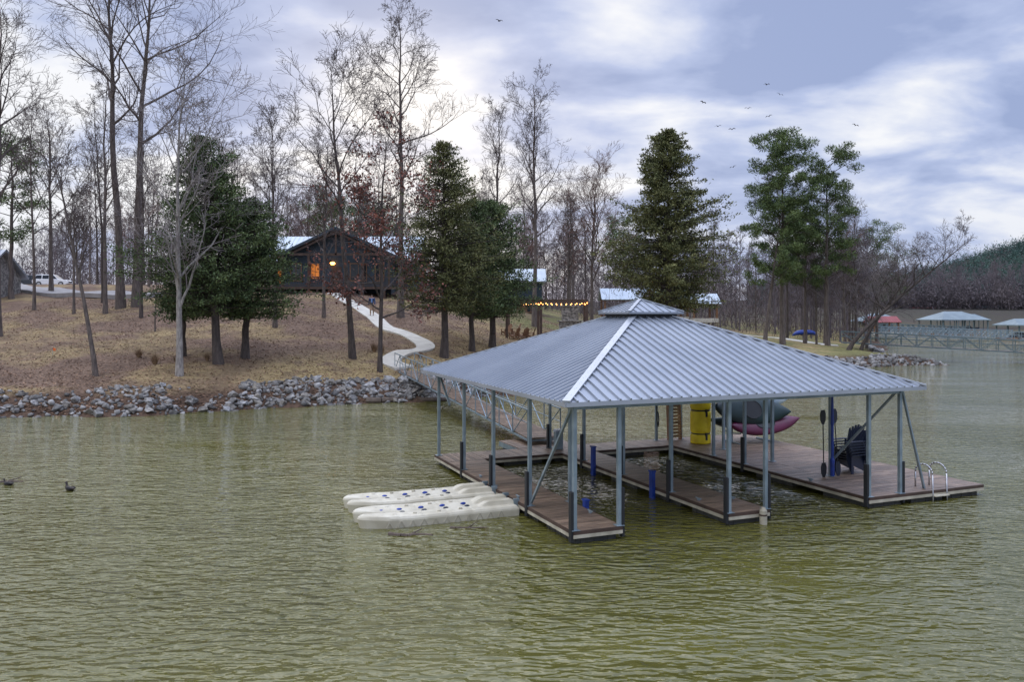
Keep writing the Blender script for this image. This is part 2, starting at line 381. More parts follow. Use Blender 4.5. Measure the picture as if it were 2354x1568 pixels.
def floatbox(u0,u1,v0,v1):
    f=MB(); f.bb(u0,u1,v0,v1,-.1,DZ-.163)
    k=max(2,int((v1-v0)/.3)); 
    for q in range(k):
        vv=v0+(q+.5)*(v1-v0)/k; f.bb(u0-.015,u1+.015,vv-.05,vv+.05,-.09,DZ-.18)
    k=max(2,int((u1-u0)/.3))
    for q in range(k):
        uu=u0+(q+.5)*(u1-u0)/k; f.bb(uu-.05,uu+.05,v0-.015,v1+.015,-.09,DZ-.18)
    f.obj('float',dock,'float',bevel=.01)
for v in(.1,2.1,4.3,6.4): floatbox(.1,1.12,v,v+1.5); floatbox(4.2,5.2,v,v+1.5)
for v in(.1,2.9,5.8,8.4):
    for u in(8.6,10.1,11.45): floatbox(u,u+1.15,v,v+1.6)
for u in(.1,2.0,3.9,6.0): floatbox(u,u+1.4,9.1,10.2)
ROOFZ=3.3
posts=[(.06,v) for v in(.06,2.5,5,7.5,10.1)]+[(1.17,.06),(1.17,2.5)]+[(4.16,v) for v in(.06,2.5,5,7.5,10.1)]+[(5.24,.06)]+[(8.56,v) for v in(.06,5,6.6,10.1)]+[(9.65,v) for v in(.06,2.5,5,7.5,10.1)]
for k,(u,v) in enumerate(posts):
    p=MB(); p.bb(u-.044,u+.044,v-.044,v+.044,DZ-.18,ROOFZ-.02); p.bb(u-.1,u+.1,v-.1,v+.1,DZ+.004,DZ+.016); p.obj('post',dock,'steel',bevel=.008)
    if (u,v) in [(1.17,2.5),(8.56,10.1),(8.56,6.6),(9.65,7.5),(9.65,5),(9.65,10.1),(.06,10.1)]: continue
    p=MB(); du=.08 if u in(1.17,5.24,) or u==9.65 else -.08
    p.bb(u+du-.035,u+du+.035,v-.065,v+.065,.25,DZ+.85); p.obj('bumper',dock,'black',bevel=.01)
for a,b_ in [((.06,.2,ROOFZ-.15),(.06,2.4,DZ+.1)),((9.65,.2,ROOFZ-.15),(9.65,2.4,DZ+.5)),((9.75,.06,ROOFZ-.15),(10.75,.25,DZ)),((.06,9.9,ROOFZ-.2),(.06,8.9,ROOFZ-1.0))]:
    p=MB(); p.beam(a,b_,.055); p.obj('brace',dock,'steel')
rb=MB()
for v in(.06,2.5,5,7.5,10.1): rb.bb(.0,9.75,v-.04,v+.04,ROOFZ-.16,ROOFZ-.03)
for u in(.06,4.16,9.65): rb.bb(u-.04,u+.04,0,10.2,ROOFZ-.155,ROOFZ-.035)
rb.obj('roof_beam',dock,'steel')
u0,u1,v0,v1=-.32,10.17,-.3,10.9; cu,cv=(u0+u1)/2,(v0+v1)/2; ZE=3.34; ZP=5.42
corn=[(u0,v0),(u1,v0),(u1,v1),(u0,v1)]
rf=MB(); rf.add([(*c,ZE) for c in corn]+[(cu,cv,ZP)]+[(*c,ZE-.03) for c in corn]+[(cu,cv,ZP-.04)],[(0,1,4),(1,2,4),(2,3,4),(3,0,4),(6,5,9),(7,6,9),(8,7,9),(5,8,9)])
for k in range(4):
    a=Vector((*corn[k],ZE)); b_=Vector((*corn[(k+1)%4],ZE)); c=Vector((cu,cv,ZP)); mid=(a+b_)/2; Ln=(b_-a).length; nrm=(b_-a).cross(c-a).normalized()
    if nrm.z<0: nrm=-nrm
    nr=int(Ln/.26); e=(b_-a)/Ln
    for q in range(1,nr):
        t=q/nr; st=a+(b_-a)*t; fr_=(1-abs(2*t-1)); en=st+(c-mid)*min(fr_,.93)
        st=st-(c-mid)*.004
        w=.03; hh=.05
        pts=[st-e*w,st+e*w,en+e*w,en-e*w]; tp=[p+nrm*hh*1.0 for p in [st-e*w*.5,st+e*w*.5,en+e*w*.5,en-e*w*.5]]
        rf.add(pts+tp,[(0,1,5,4),(1,2,6,5),(2,3,7,6),(3,0,4,7),(4,5,6,7)])
roof=rf.obj('roof',dock,'rooft')
tr=MB()
for c in corn:
    a=Vector((*c,ZE+.03)); t=Vector((cu,cv,ZP+.03)); tr.beam(a,a+(t-a)*.93,.18,.035)
tr.obj('hip_cap',roof,'rooftrim')
fa=MB()
for k in range(4):
    a=corn[k];b_=corn[(k+1)%4]; fa.beam((a[0],a[1],ZE-.045),(b_[0],b_[1],ZE-.045),.05,.1)
fa.obj('eave_trim',roof,'rooftrim')
ck=MB(); s=.93; ck.bb(cu-.78,cu+.78,cv-.78,cv+.78,5.0,5.3); ck.obj('vent',roof,'black')
cp=MB(); cc=[(cu-s,cv-s),(cu+s,cv-s),(cu+s,cv+s),(cu-s,cv+s)]; zc=5.3
cp.add([(*c,zc) for c in cc]+[(cu,cv,5.68)]+[(*c,zc-.06) for c in cc],[(0,1,4),(1,2,4),(2,3,4),(3,0,4),(0,5,6,1),(1,6,7,2),(2,7,8,3),(3,8,5,0),(5,8,7,6)])
for k in range(4):
    a=Vector((*cc[k],zc)); b_=Vector((*cc[(k+1)%4],zc)); c=Vector((cu,cv,5.68)); mid=(a+b_)/2
    for q in range(1,8):
        t=q/8; st=a+(b_-a)*t; en=st+(c-mid)*(1-abs(2*t-1)); cp.beam(st+Vector((0,0,.012)),en+Vector((0,0,.012)),.03,.03)
    cp.beam(a+Vector((0,0,.02)),c+Vector((0,0,.02)),.1,.03)
cp.obj('roof_cap',roof,'rooft')
for u,v,z0,z1 in[(1.3,1.9,.15,.68),(4.02,6.6,.15,1.1),(4.02,3.2,-.1,.95)]:
    p=MB(); p.bb(u-.055,u+.055,v-.08,v+.08,z0,z1); p.bb(u-.07,u+.07,v-.1,v+.1,z1-.04,z1+.01); p.tube((u,v-.1,z0+.3),(u,v+.1,z0+.3),.05); p.obj('boat_guide',dock,'blue',bevel=.02)
for u,v in[(.12,3.4),(.12,6.2),(1.1,1.3),(4.25,1.4),(5.15,1.2),(8.62,2.2),(12.5,5)]:
    p=MB(); p.bb(u-.02,u+.02,v-.04,v+.04,DZ,DZ+.05); p.tube((u,v-.11,DZ+.055),(u,v+.11,DZ+.055),.015); p.obj('cleat',dock,'steel')
ld=thing('swim_ladder','bent steel swim ladder hooked over the dock edge','ladder',W(11.0,-.03),TH)
for x in(-.26,.26):
    p=MB(); pts=[(x,.55,DZ)]+[(x,.28+.27*math.cos(t),DZ+.42+.24*math.sin(t)) for t in np.linspace(0,math.pi,10)]+[(x,-.02,-.2)]
    p.path(pts,.022); p.obj('rail',ld,'chrome',smooth=True)
for z in(.34,.12,-.1):
    p=MB(); p.bb(-.26,.26,-.09,.02,z,z+.03); p.obj('tread',ld,'white')
lp=MB(); 
pf=thing('landing_platform','low plank platform carrying the foot of the gangway','platform',W(0,0),TH)
for k in range(14): lp.bb(3.1+k*.16,3.1+k*.16+.152,VB+.04,12.3,DZ-.03,DZ)
lp.obj('deck',pf,'plank'); p=MB(); rim(p,[(3.1,VB+.06),(5.33,VB+.06),(5.33,12.3),(3.1,12.3),(3.1,VB+.06)],.05,DZ-.2,DZ-.035); p.obj('frame',pf,'steel')
p=MB(); p.bb(3.2,5.2,VB+.2,12.2,-.15,DZ-.2); p.obj('float',pf,'float')
pe=thing('utility_pedestal','small grey power pedestal at the dock walkway','utility box',W(4.3,9.7,DZ),TH)
p=MB(); p.bb(-.14,.14,-.1,.1,0,.62); p.obj('cabinet',pe,'steel',bevel=.015)
p=MB(); p.prism([(-.17,.62),(.17,.62),(.12,.7),(-.12,.7)],'y',-.13,.13); p.obj('lid',pe,'rooftrim')
fb=thing('float_buoy','small cream cylindrical buoy hanging off the finger end','buoy',W(5.0,-.15,.1),TH)
p=MB(); p.tube((0,0,.08),(0,0,.42),.09,.09,16); p.tube((0,0,.42),(0,0,.5),.09,.04,16); p.tube((0,0,.02),(0,0,.08),.07,.09,16); p.obj('body',fb,'cream',smooth=False)
p=MB(); p.tube((0,0,.3),(0,0,.34),.094,.094,16); p.obj('strap',fb,'wooddark')
# ------------------------------------------------------------------ dock items
ym=thing('rolled_floating_mat','rolled yellow foam floating mat standing upright with black straps','floating mat',W(9.72,8.95,DZ),TH)
p=MB(); prof=[(.3,0)]
for z in np.linspace(.02,1.72,40):
    pin=max(math.exp(-((z-.37)/.05)**2),math.exp(-((z-1.22)/.05)**2)); prof.append((.37-.05*pin-.05*max(0,(z-1.6)/.12)**2,z))
prof.append((.26,1.74)); p.lathe(prof)
sp=[]; turns=4
for k in range(turns*28+1):
    t=k/28*2*math.pi; r=.05+.2*k/(turns*28); sp.append((r*math.cos(t),r*math.sin(t)))
for k in range(len(sp)-1):
    a=sp[k];b_=sp[k+1]; p.beam((a[0],a[1],1.74),(b_[0],b_[1],1.74),.04,.05)
p.obj('foam_roll',ym,'yellow',smooth=True)
for z in(.37,1.22):
    p=MB(); p.lathe([(.31,z-.03),(.335,z-.028),(.335,z+.028),(.31,z+.03)]); p.bb(-.04,.04,-.38,-.33,z-.22,z+.05); p.obj('strap',ym,'black')
ws=thing('wooden_steps','upright slatted brown timber steps stored on the dock','steps',W(9.3,10.0,DZ),TH)
p=MB(); p.beam((-.25,0,0),(-.25,.1,1.65),.05,.16); p.beam((.25,0,0),(.25,.1,1.65),.05,.16); p.obj('stringer',ws,'wood')
p=MB()
for k in range(12): p.bb(-.22,.22,-.07+k*.007,-.03+k*.007,.1+k*.125,.19+k*.125)
p.obj('slats',ws,'drygrass')
def kayak(name,label,L_,Wd,Hh,m,loc,rot,group='kayaks on the dock rack'):
    e=thing(name,label,'kayak',loc,0,group); e.rotation_euler=rot
    vs=[];ns=24;nr=14
    for k in range(ns+1):
        t=k/ns*2-1; w=max(.02,(1-abs(t)**2.3))**.8; 
        for q in range(nr):
            a=2*math.pi*q/nr; y=math.cos(a)*Wd/2*w; z=math.sin(a); z=z*Hh*(.5 if z<0 else .35)*(w**.5)+abs(t)**3*Hh*.45
            vs.append((t*L_/2,y,z))
    fs=[tuple(range(nr)),tuple(range(ns*nr,ns*nr+nr))[::-1]]
    for k in range(ns):
        for q in range(nr): fs.append((k*nr+q,k*nr+(q+1)%nr,(k+1)*nr+(q+1)%nr,(k+1)*nr+q))
    p=MB(); p.add(vs,fs); p.obj('hull',e,m,smooth=True)
    p=MB(); o=[]
    for q in range(24):
        a=2*math.pi*q/24; o.append((math.cos(a)*.42,math.sin(a)*Wd*.3))
    for q in range(24): p.tube((*o[q],Hh*.34),(*o[(q+1)%24],Hh*.34),.02,.02,6)
    p.obj('cockpit_rim',e,'black')
    p=MB(); p.prism([(x*.95,y*.95) for x,y in o],'z',Hh*.3,Hh*.345); p.obj('seat_well',e,'black')
    return e
rk=thing('kayak_rack','steel kayak rack with upturned arms standing on the deck','rack',W(11.6,8.6,DZ),TH)
for x in(-.75,.75):
    p=MB(); p.beam((x,0,0),(x,0,1.75),.06); p.beam((x,-.45,0),(x,.45,0.03),.06); 
    for z in(.35,.9):
        p.path([(x,0,z),(x,-.5,z+.05),(x,-.58,z+.2)],.025); p.path([(x,0,z),(x,.5,z+.05),(x,.58,z+.2)],.025)
    p.obj('upright',rk,'steel')
p=MB(); p.beam((-.75,0,1.7),(.75,0,1.7),.05); p.obj('crossbar',rk,'steel')
kayak('kayak','dark teal sit-in kayak on edge on the rack',3.4,1.1,.6,'teal',W(11.3,8.2,1.72),(rad(74),rad(6),TH))
kayak('kayak','maroon kayak lying on the lower rack arms',3.1,.8,.5,'maroon',W(11.9,8.15,1.15),(rad(50),rad(-2),TH))
kayak('kayak','pale blue and white kayak on the rack',3.2,.7,.36,'kwhite',W(12.3,8.95,1.85),(rad(-60),rad(-3),TH))
kayak('kayak','dark teal kayak behind the rack posts',3.0,.72,.4,'teal',W(11.7,8.95,1.2),(rad(-40),0,TH))
def chair(name,label,m,loc,rz,group=None):
    e=thing(name,label,'chair',loc,rz,group)
    p=MB()
    for k in range(6):
        y=-.28+k*.1; p.box((0,y,.36-.018*k*1.0),(.52,.085,.02),Matrix.Rotation(rad(-10),3,'X'))
    p.obj('seat',e,m)
    p=MB()
    for k in range(-3,4):
        h_=.74-.05*abs(k)**1.4*.6
        a=Vector((k*.072,.22,.27)); b_=Vector((k*.095,.22+h_*.36,.27+h_)); p.beam(a,b_,.07,.018,up=(0,1,0))
    p.beam((-.25,.3,.42),(.25,.3,.42),.05,.02); p.beam((-.28,.41,.74),(.28,.41,.74),.05,.02); p.obj('backrest',e,m)
    for s_ in(-1,1):
        p=MB(); p.box((s_*.33,-.02,.56),(.13,.72,.022)); p.obj('armrest',e,m)
        p=MB(); p.box((s_*.3,-.3,.275),(.03,.09,.55)); p.obj('leg',e,m)
        p=MB(); p.beam((s_*.29,-.34,.34),(s_*.29,.42,.0),.03,.09); p.beam((s_*.33,.28,.22),(s_*.33,.3,.55),.03,.06); p.obj('leg',e,m)
    return e
base=W(10.7,2.75,DZ)
ch0=chair('stacked_chair','dark navy plastic lawn chair stacked with others on deck','navy',base,rad(-65),'stacked chairs on the dock')
for k in range(1,6): dup(ch0,(base[0]+k*-.02,base[1]+.012*k,base[2]+k*.075))
def paddle(loc,tilt,m,label):
    e=thing('paddle',label,'paddle',loc,TH,'paddles leaning on the dock post'); e.rotation_euler=(tilt[0],tilt[1],TH)
    p=MB(); p.tube((0,0,0.05),(0,0,1.75),.016); p.obj('shaft',e,'black')
    for z in(.0,1.55):
        p=MB(); o=[(-.03,0),(-.09,.12),(-.1,.3),(-.06,.42),(.06,.42),(.1,.3),(.09,.12),(.03,0)]
        p.prism([(a,z+b_) for a,b_ in o],'y',-.012,.012); p.obj('blade',e,m)
paddle(W(9.35,2.45,DZ),(rad(3),rad(-4),),'black','black bladed kayak paddle leaning on a steel post')
paddle(W(9.85,2.4,DZ),(rad(-2),rad(-3),),'navy','dark kayak paddle standing beside stacked chairs')
um=thing('folded_umbrella','folded bright blue umbrella strapped to a roof post','umbrella',W(9.55,2.33,DZ),TH)
p=MB(); p.tube((0,0,0),(0,0,2.55),.02); p.obj('pole',um,'steel')
p=MB(); 
for a,b_,r0,r1 in((.04,.5,.06,.07),(.5,.56,.07,.045),(.56,1.5,.04,.04),(1.5,1.56,.04,.05),(1.56,2.4,.05,.03)): p.tube((0,0,a),(0,0,b_),r0,r1,9)
p.obj('canopy',um,'blue')
st=thing('hanging_strap','loose black strap hanging from a roof beam','strap',W(6.9,7.5,ROOFZ-.15),TH)
p=MB(); p.path([(0,0,0),(0,0,-.9),(.02,0,-1.5),(.07,0,-1.72),(.1,0,-1.5),(.06,0,-1.2)],.02,6); p.obj('webbing',st,'black')
def pwc(loc,label,hw=.62,LL=3.95):
    e=thing('jet_ski_float',label,'floating platform',(loc[0],loc[1],WL),TH+math.pi,'drive-on floats beside the dock')
    NX,NY=90,40; vs=[]; hc=hw*.5; ZT=.25
    for iy in range(NY+1):
        y=(iy/NY*2-1)*hw; q=(abs(y)-hc)/hc
        xm=LL-.7*abs(q)**2.2
        for ix in range(NX+1):
            s_=ix/NX; x=s_*xm
            taper=1-.1*max(0,(x-2.6)/1.4)**2
            edge=max(0,min((hw-abs(y))/.05,(xm-x)/.1,x/.05,1)); z=ZT-.05*(1-edge)**2
            z+=.06*max(0,(x-2.6)/1.4)
            ch=math.exp(-(y/.11)**2)*.08*min(1,max(0,(x-.5)/.3)); z-=ch*edge
            if .9<x<3.4: z-=.025*math.exp(-((abs(y)-hw*.6)/.025)**2)+.012*max(0,math.cos(x*math.pi/.3))**8
            if x<.95: z+=.1*math.sin(min(1,max(0,(.95-x)/.3))*math.pi/2)*(1 if abs(abs(y)-.26)<.13 else .0)*edge
            vs.append((x,y*taper,z))
    fs=[]; r=NX+1
    for iy in range(NY):
        for ix in range(NX): a=iy*r+ix; fs.append((a,a+1,a+1+r,a+r))
    loop=[ix for ix in range(r)]+[iy*r+NX for iy in range(1,NY+1)]+[NY*r+ix for ix in range(NX-1,-1,-1)]+[iy*r for iy in range(NY-1,0,-1)]
    base=len(vs); n=len(loop)
    for id_ in loop: vs.append(vs[id_])
    for id_ in loop: x,y,z=vs[id_]; vs.append((x*1.004,y*1.012,z-.04))
    for id_ in loop: x,y,z=vs[id_]; vs.append((x*.985,y*.96,-.1))
    for lv in(0,1):
        for k in range(n):
            k2=(k+1)%n; fs.append((base+lv*n+k,base+(lv+1)*n+k,base+(lv+1)*n+k2,base+lv*n+k2))
    p=MB(); p.add(vs,fs); o=p.obj('hull',e,'white',smooth=False)
    for x in(1.2,1.75,2.3,2.85,3.3):
        for y in(-.15,.15):
            p=MB(); p.ball((x,y,.235),(.075,.04,.04)); p.obj('roller',e,'navy' if y>0 else 'blue')
    for x in(1.45,2.0,2.6,3.1):
        for y in(-.4,.4): p=MB(); p.tube((x,y,.245),(x,y,.275),.05,.045,12); p.obj('plug',e,'cream')
    for y in(-.36,.36):
        p=MB(); p.bb(-.12,.03,y-.04,y+.04,-.05,.36); p.obj('bracket',e,'steel')
    p=MB()
    for x in np.linspace(.4,3.2,11):
        p.beam((x,hw*1.0,.02),(x+.08,hw*1.01,.16),.012,.018); p.beam((x+.08,hw*1.01,.16),(x+.16,hw*1.0,.02),.012,.018)
    p.obj('side_pattern',e,'cream')['kind']='stuff'
pwc(W(-.1,3.45),'white drive-on jet ski float with blue rollers',hw=.66); pwc(W(-.1,5.0),'weathered white jet ski float tied behind its twin',hw=.6,LL=3.9)
# ------------------------------------------------------------------ gangways
def gangway(A,B,label,name='gangway',w=1.25,h=1.05,m='steel',grp=None,tk=1.):
    A=Vector(A);B=Vector(B); d=B-A; L_=math.hypot(d.x,d.y); rz=math.atan2(d.y,d.x); dz=d.z
    e=thing(name,label,'gangway',A,rz,grp); sl=dz/L_
    def P(x,y,z): return Vector((x,y,z+sl*x))
    p=MB(); n=int(L_/.15)
    for k in range(n):
        x=k*L_/n; p.beam(P(x+.07,-w/2,.02),P(x+.07,w/2,.02),.135,.035)
    p.obj('deck',e,'plank')
    nb=int(L_/1.5); 
    for s_ in(-1,1):
        y=s_*w/2*1.03; p=MB()
        p.beam(P(0,y,-.05),P(L_,y,-.05),.06*tk); p.beam(P(0,y,h),P(L_,y,h),.05*tk); p.beam(P(0,y,h*.55),P(L_,y,h*.55),.025*tk)
        for k in range(nb+1):
            x=k*L_/nb; p.beam(P(x,y,-.05),P(x,y,h),.035*tk)
            if k<nb:
                x2=(k+1)*L_/nb
                if k%2: p.beam(P(x,y,-.05),P(x2,y,h),.03*tk)
                else: p.beam(P(x,y,h),P(x2,y,-.05),.03*tk)
        p.obj('railing',e,m)
    p=MB()
    for k in range(nb+1):
        x=k*L_/nb; p.beam(P(x,-w/2,-.07),P(x,w/2,-.07),.05)
        if k<nb: p.beam(P(x,-w/2,-.07),P((k+1)*L_/nb,w/2,-.07),.03)
    p.obj('cross_members',e,m); return e
gangway(W(4.3,10.9,.72),(-6.95,51.6,1.72),'long galvanised truss gangway from shore to dock')
ab=thing('gangway_abutment','concrete abutment block holding the gangway on shore','abutment',(-7.0,51.7,1.0),rad(20))
p=MB(); p.bb(-1.0,1.0,-.1,1.0,-.8,.62); p.bb(-1.1,-.85,-.2,1.1,-.8,.75); p.bb(.85,1.1,-.2,1.1,-.8,.75); p.obj('block',ab,'concrete',bevel=.02)
gangway((37.2,90,2.2),(64,79,.8),'dark steel truss footbridge out to a neighbouring dock',h=1.2,m='steeldark',tk=2.2)
gangway((64,140,1.6),(94,133,.9),'distant grey steel gangway over calm water',h=1.3,m='steel',tk=2.4)
# ------------------------------------------------------------------ rocks
def rockmesh(seed):
    r=random.Random(seed); bm=bmesh.new()
    for k in range(16):
        v=Vector((r.gauss(0,1),r.gauss(0,1),r.gauss(0,1))).normalized()*r.uniform(.75,1.05)
        bm.verts.new((v.x*r.uniform(.9,1.15),v.y*.85,v.z*.72))
    res=bmesh.ops.convex_hull(bm,input=bm.verts); 
    bmesh.ops.delete(bm,geom=[v for v in bm.verts if not v.link_faces],context='VERTS')
    bmesh.ops.triangulate(bm,faces=bm.faces)
    me=bpy.data.meshes.new('boulder'); bm.to_mesh(me); bm.free(); me.materials.append(M['rock']); return me
RM=[rockmesh(k) for k in range(12)]
RV=[(np.array([v.co[:] for v in m_.vertices]),np.array([p_.vertices[:] for p_ in m_.polygons])) for m_ in RM]
def rockpos(r):
    while True:
        x=r.uniform(-34,-1.5); t=r.random()
        if x<-15:
            if r.random()<.25+.65*t*(1+.5*math.sin(x*.7)): continue
        y=float(np.interp(x,XS,YS))+(.1+t*3.2)*1.0
        return x,y,t
rr=random.Random(3); cand=[]
for k in range(2000):
    x,y,t=rockpos(rr); s=rr.uniform(.06,.14)+rr.random()**3.4*.25; cand.append((s,x,y,t))
cand.sort(reverse=True)
def rxyz(x,y,s): return (x,y,G(x,y)+s*.2)
for k,(s,x,y,t) in enumerate(cand[:295]):
    o=bpy.data.objects.new('boulder',RM[k%12]); COL.objects.link(o); o.location=rxyz(x,y,s)
    o.rotation_euler=(rr.uniform(-.6,.6),rr.uniform(-.6,.6),rr.uniform(0,6.28)); o.scale=(s*rr.uniform(.9,1.35),s,s*rr.uniform(.75,1.1))
    tag(o,'grey angular riprap boulder on the muddy lake bank','boulder','riprap boulders along the shore')
def mergerocks(lst,seed):
    r=random.Random(seed); VV=[];FF=[];n=0
    for s,x,y,z in lst:
        V_,F_=RV[r.randrange(12)]; R_=np.array(Matrix.Rotation(r.uniform(0,6.28),3,Vector((r.random(),r.random(),r.random())).normalized()))
        v=V_@R_.T*s+np.array([x,y,z]); VV.append(v); FF.append(F_+n); n+=len(v)
    return npmesh('riprap',np.concatenate(VV),np.concatenate(FF))
lst=[(s,*rxyz(x,y,s)) for s,x,y,t in cand[295:]]
o=mk('riprap',mergerocks(lst,5),None,'rock2'); tag(o,'smaller grey riprap stones between the boulders','rocks',kind='stuff')
lst=[]
for k in range(560):
    y=rr.uniform(79,104)
    if rr.random()<.5: x=rr.uniform(28,42); y=float(np.interp(x,XS,YS))+rr.uniform(0,2.7)
    else: x=float(np.interp(y,RY,RX))-rr.uniform(.2,2.8)
    s=rr.uniform(.12,.4); lst.append((s,x,y,G(x,y)+.05))
o=mk('riprap',mergerocks(lst,6),None,'rock2'); tag(o,'grey riprap stones lining the wooded point','rocks',kind='stuff')
rng=np.random.default_rng(4); N=38000
x=rng.uniform(-42,8,N); y=np.interp(x,XS,YS)+.7+rng.random(N)**1.7*36; z=gz(x,y)+.03
C=np.stack([x,y,z],1)
V_,F_=cards(C,.16,.11,rng,None); V_[:,2]=(V_[:,2]-np.repeat(z,4))*.35+np.repeat(z,4)+.01
o=mk('fallen_leaves',npmesh('fallen_leaves',V_,F_),None,'litter'); tag(o,'brown fallen leaves scattered over the slope','leaves',kind='stuff')
# ------------------------------------------------------------------ trees
def bare(seed,H,r0,cs=.4,spread=.24,lean=(0,0),nl=18,kids=(7,5,4),el=(35,65),wob=.012,curve=1.6,rmin=.0105):
    r=random.Random(seed); T=[];Cn=[]
    n=14; pts=[];ra=[]; wx=wy=0
    for k in range(n+1):
        t=k/n; wx+=r.gauss(0,wob*H*.4);wy+=r.gauss(0,wob*H*.35)
        pts.append(Vector((lean[0]*t**curve+wx*t,lean[1]*t**curve+wy*t,H*t-(.25 if k==0 else 0))))
        ra.append(r0*((1-t)**.85)+.018 + (r0*.45*max(0,1-t*n*.8)))
    for k in range(n): T.append((*pts[k],*pts[k+1],ra[k],ra[k+1]))
    def at(t):
        f=min(t*n,n-1e-6); k=int(f); return pts[k].lerp(pts[k+1],f-k), ra[k]+(ra[k+1]-ra[k])*(f-k)
    def grow(p,d,L_,rd,lv):
        ns=(7,4,3,2)[lv-1]; st=L_/ns; P=[p.copy()]; q=p.copy(); dd=d.copy()
        rr_=[rd]; tgt=T if lv==1 else Cn
        for k in range(ns):
            dd=(dd+Vector((r.gauss(0,.15),r.gauss(0,.15),r.gauss(0,.12)+.05))).normalized()
            nq=q+dd*st; r2=max(rmin,rd*(1-(k+1)/ns*.8)); tgt.append((*q,*nq,rr_[-1],r2)); q=nq; P.append(q.copy()); rr_.append(r2)
        if lv>len(kids): return
        nk=kids[lv-1]
        for k in range(nk):
            f=.22+.76*(k+r.random())/nk; fi=min(int(f*ns),ns-1); pp=P[fi].lerp(P[fi+1],f*ns-fi)
            bd=(P[fi+1]-P[fi]).normalized(); pv=bd.cross(Vector((r.gauss(0,1),r.gauss(0,1),r.gauss(0,1)))).normalized()
            a=rad(r.uniform(28,60)); nd_=bd*math.cos(a)+pv*math.sin(a)
            grow(pp,nd_,L_*(.64-.25*f)*r.uniform(.7,1.2),max(rmin,rr_[fi]*.6),lv+1)
    for k in range(nl):
        t=cs+(1-cs)*((k+r.random())/nl)*.98; p,rr0=at(t); az=k*2.4+r.uniform(-.5,.5); q=(t-cs)/(1-cs)
        e_=rad(r.uniform(*el)+12*q); L_=H*spread*(1-.55*q**1.6)*r.uniform(.6,1.2)*(0.65+.6*min(q*3,.55))
        grow(p,Vector((math.cos(az)*math.cos(e_),math.sin(az)*math.cos(e_),math.sin(e_))),L_,max(rmin*1.5,rr0*.55),1)
    return T,Cn
def bare_obj(name,label,x,y,seed,H,r0,tm='bark',cm='twig',group=None,leaves=0,cat='tree',**k):
    T,Cn=bare(seed,H,r0,**k)
    e=thing(name,label,cat,(x,y,G(x,y)),0,group)
    mk('trunk',npmesh('trunk',*segs_to_mesh(T,8)),e,tm)
    mk('crown',npmesh('crown',*segs_to_mesh(Cn,3)),e,cm)
    if leaves:
        rg=np.random.default_rng(seed); A=np.array(Cn)[:,3:6]; A=A[(A[:,2]<H*.86)|(rg.random(len(A))<.3)]; C=A[rg.integers(0,len(A),leaves)]+rg.normal(size=(leaves,3))*.13
        mk('leaves',npmesh('leaves',*cards(C,.2,.13,rg)),e,'oakleaf')
    return e
tall='tall bare hardwood on the leaf covered slope'
bare_obj('bare_tree','tall bare hardwood with pale bark at the lawn edge',-36.2,56,11,23,.26,spread=.24)
bare_obj('bare_tree','very tall bare double hardwood with arching upper limbs',-33.9,69,12,33,.34,lean=(-2.2,0),cs=.48,spread=.28,nl=18,el=(25,55),kids=(6,5,4))
bare_obj('bare_tree','very tall bare hardwood forking high above the slope',-32.6,69.2,21,31,.36,lean=(.8,0),cs=.45,spread=.32,nl=18,el=(25,55),kids=(6,5,4))
bare_obj('bare_tree','slim bare tree beside the tall hardwoods',-33.7,66,14,19.5,.16,cs=.4,spread=.2,kids=(5,4,3))
bare_obj('bare_tree','slim bare leaning tree on top of the bank',-23.3,44.6,15,12.6,.12,tm='bark',lean=(-3.2,1),cs=.4,spread=.3,curve=1.2,nl=14,kids=(6,5,3))
bare_obj('bare_tree','small bare sapling on the leafy slope',-36.3,66,16,9.5,.1,spread=.3,nl=12)
bare_obj('bare_tree',tall+' beside the driveway',-45.7,79,17,18,.2,spread=.28,kids=(5,5,3))
bare_obj('bare_tree','pale barked bare tree with upright fanning branches',-18.75,44.9,18,16.5,.17,tm='bark_pale',cm='twig_pale',cs=.2,spread=.42,nl=18,el=(50,72),kids=(6,5,4))
bare_obj('bare_tree','thin bare tree with rounded crown near the lodge',-18,60.5,19,15.4,.15,cs=.42,spread=.3,nl=16)
bare_obj('bare_tree','bare tree with curved leaning trunk and wide crown',-10.6,53,20,19.3,.19,tm='bark_dark',lean=(-2.0,1),cs=.42,spread=.36,nl=15,el=(25,58),curve=1.1)
bare_obj('oak_tree','young oak holding sparse dry red brown leaves',-8.25,49.7,22,14.6,.13,tm='bark_dark',cs=.22,spread=.36,nl=20,el=(5,40),leaves=3400,kids=(6,5,3))
bare_obj('bare_tree','tall straight bare hardwood with narrow domed crown',-9.8,70,23,26.5,.25,tm='bark',cs=.45,spread=.23,nl=22,el=(25,58))
bare_obj('bare_tree','tall bare tree with narrow crown behind the pergola',2.25,80,24,24.5,.22,cs=.34,spread=.21,nl=22)
bare_obj('bare_tree','bare hardwood behind the dark cedars',-1.8,88,25,21.5,.2,cs=.3,spread=.28)
bare_obj('bare_tree','reddish bare tree with fan shaped crown',8.6,86,26,16.5,.19,cm='twig_red',cs=.3,spread=.42,nl=20,el=(45,66))
bare_obj('bare_tree','bare tree leaning far out over the water',36.0,85.5,27,12.0,.2,tm='bark_dark',lean=(13.0,0),cs=.3,spread=.45,nl=18,curve=1.15,cm='twig',el=(20,65),kids=(6,5,4))
bare_obj('bare_tree','low bare tree reaching over the rocky point',38.5,88,28,10,.16,tm='bark_dark',lean=(7,0),cs=.2,spread=.5,nl=17,curve=1.2,cm='twig_pale',kids=(6,5,4))
bare_obj('bare_tree','bare tree with tangled limbs on the point',40.5,91,77,10.5,.14,tm='bark',lean=(3,-1),cs=.2,spread=.45,nl=16,cm='twig_pale',kids=(6,5,4))
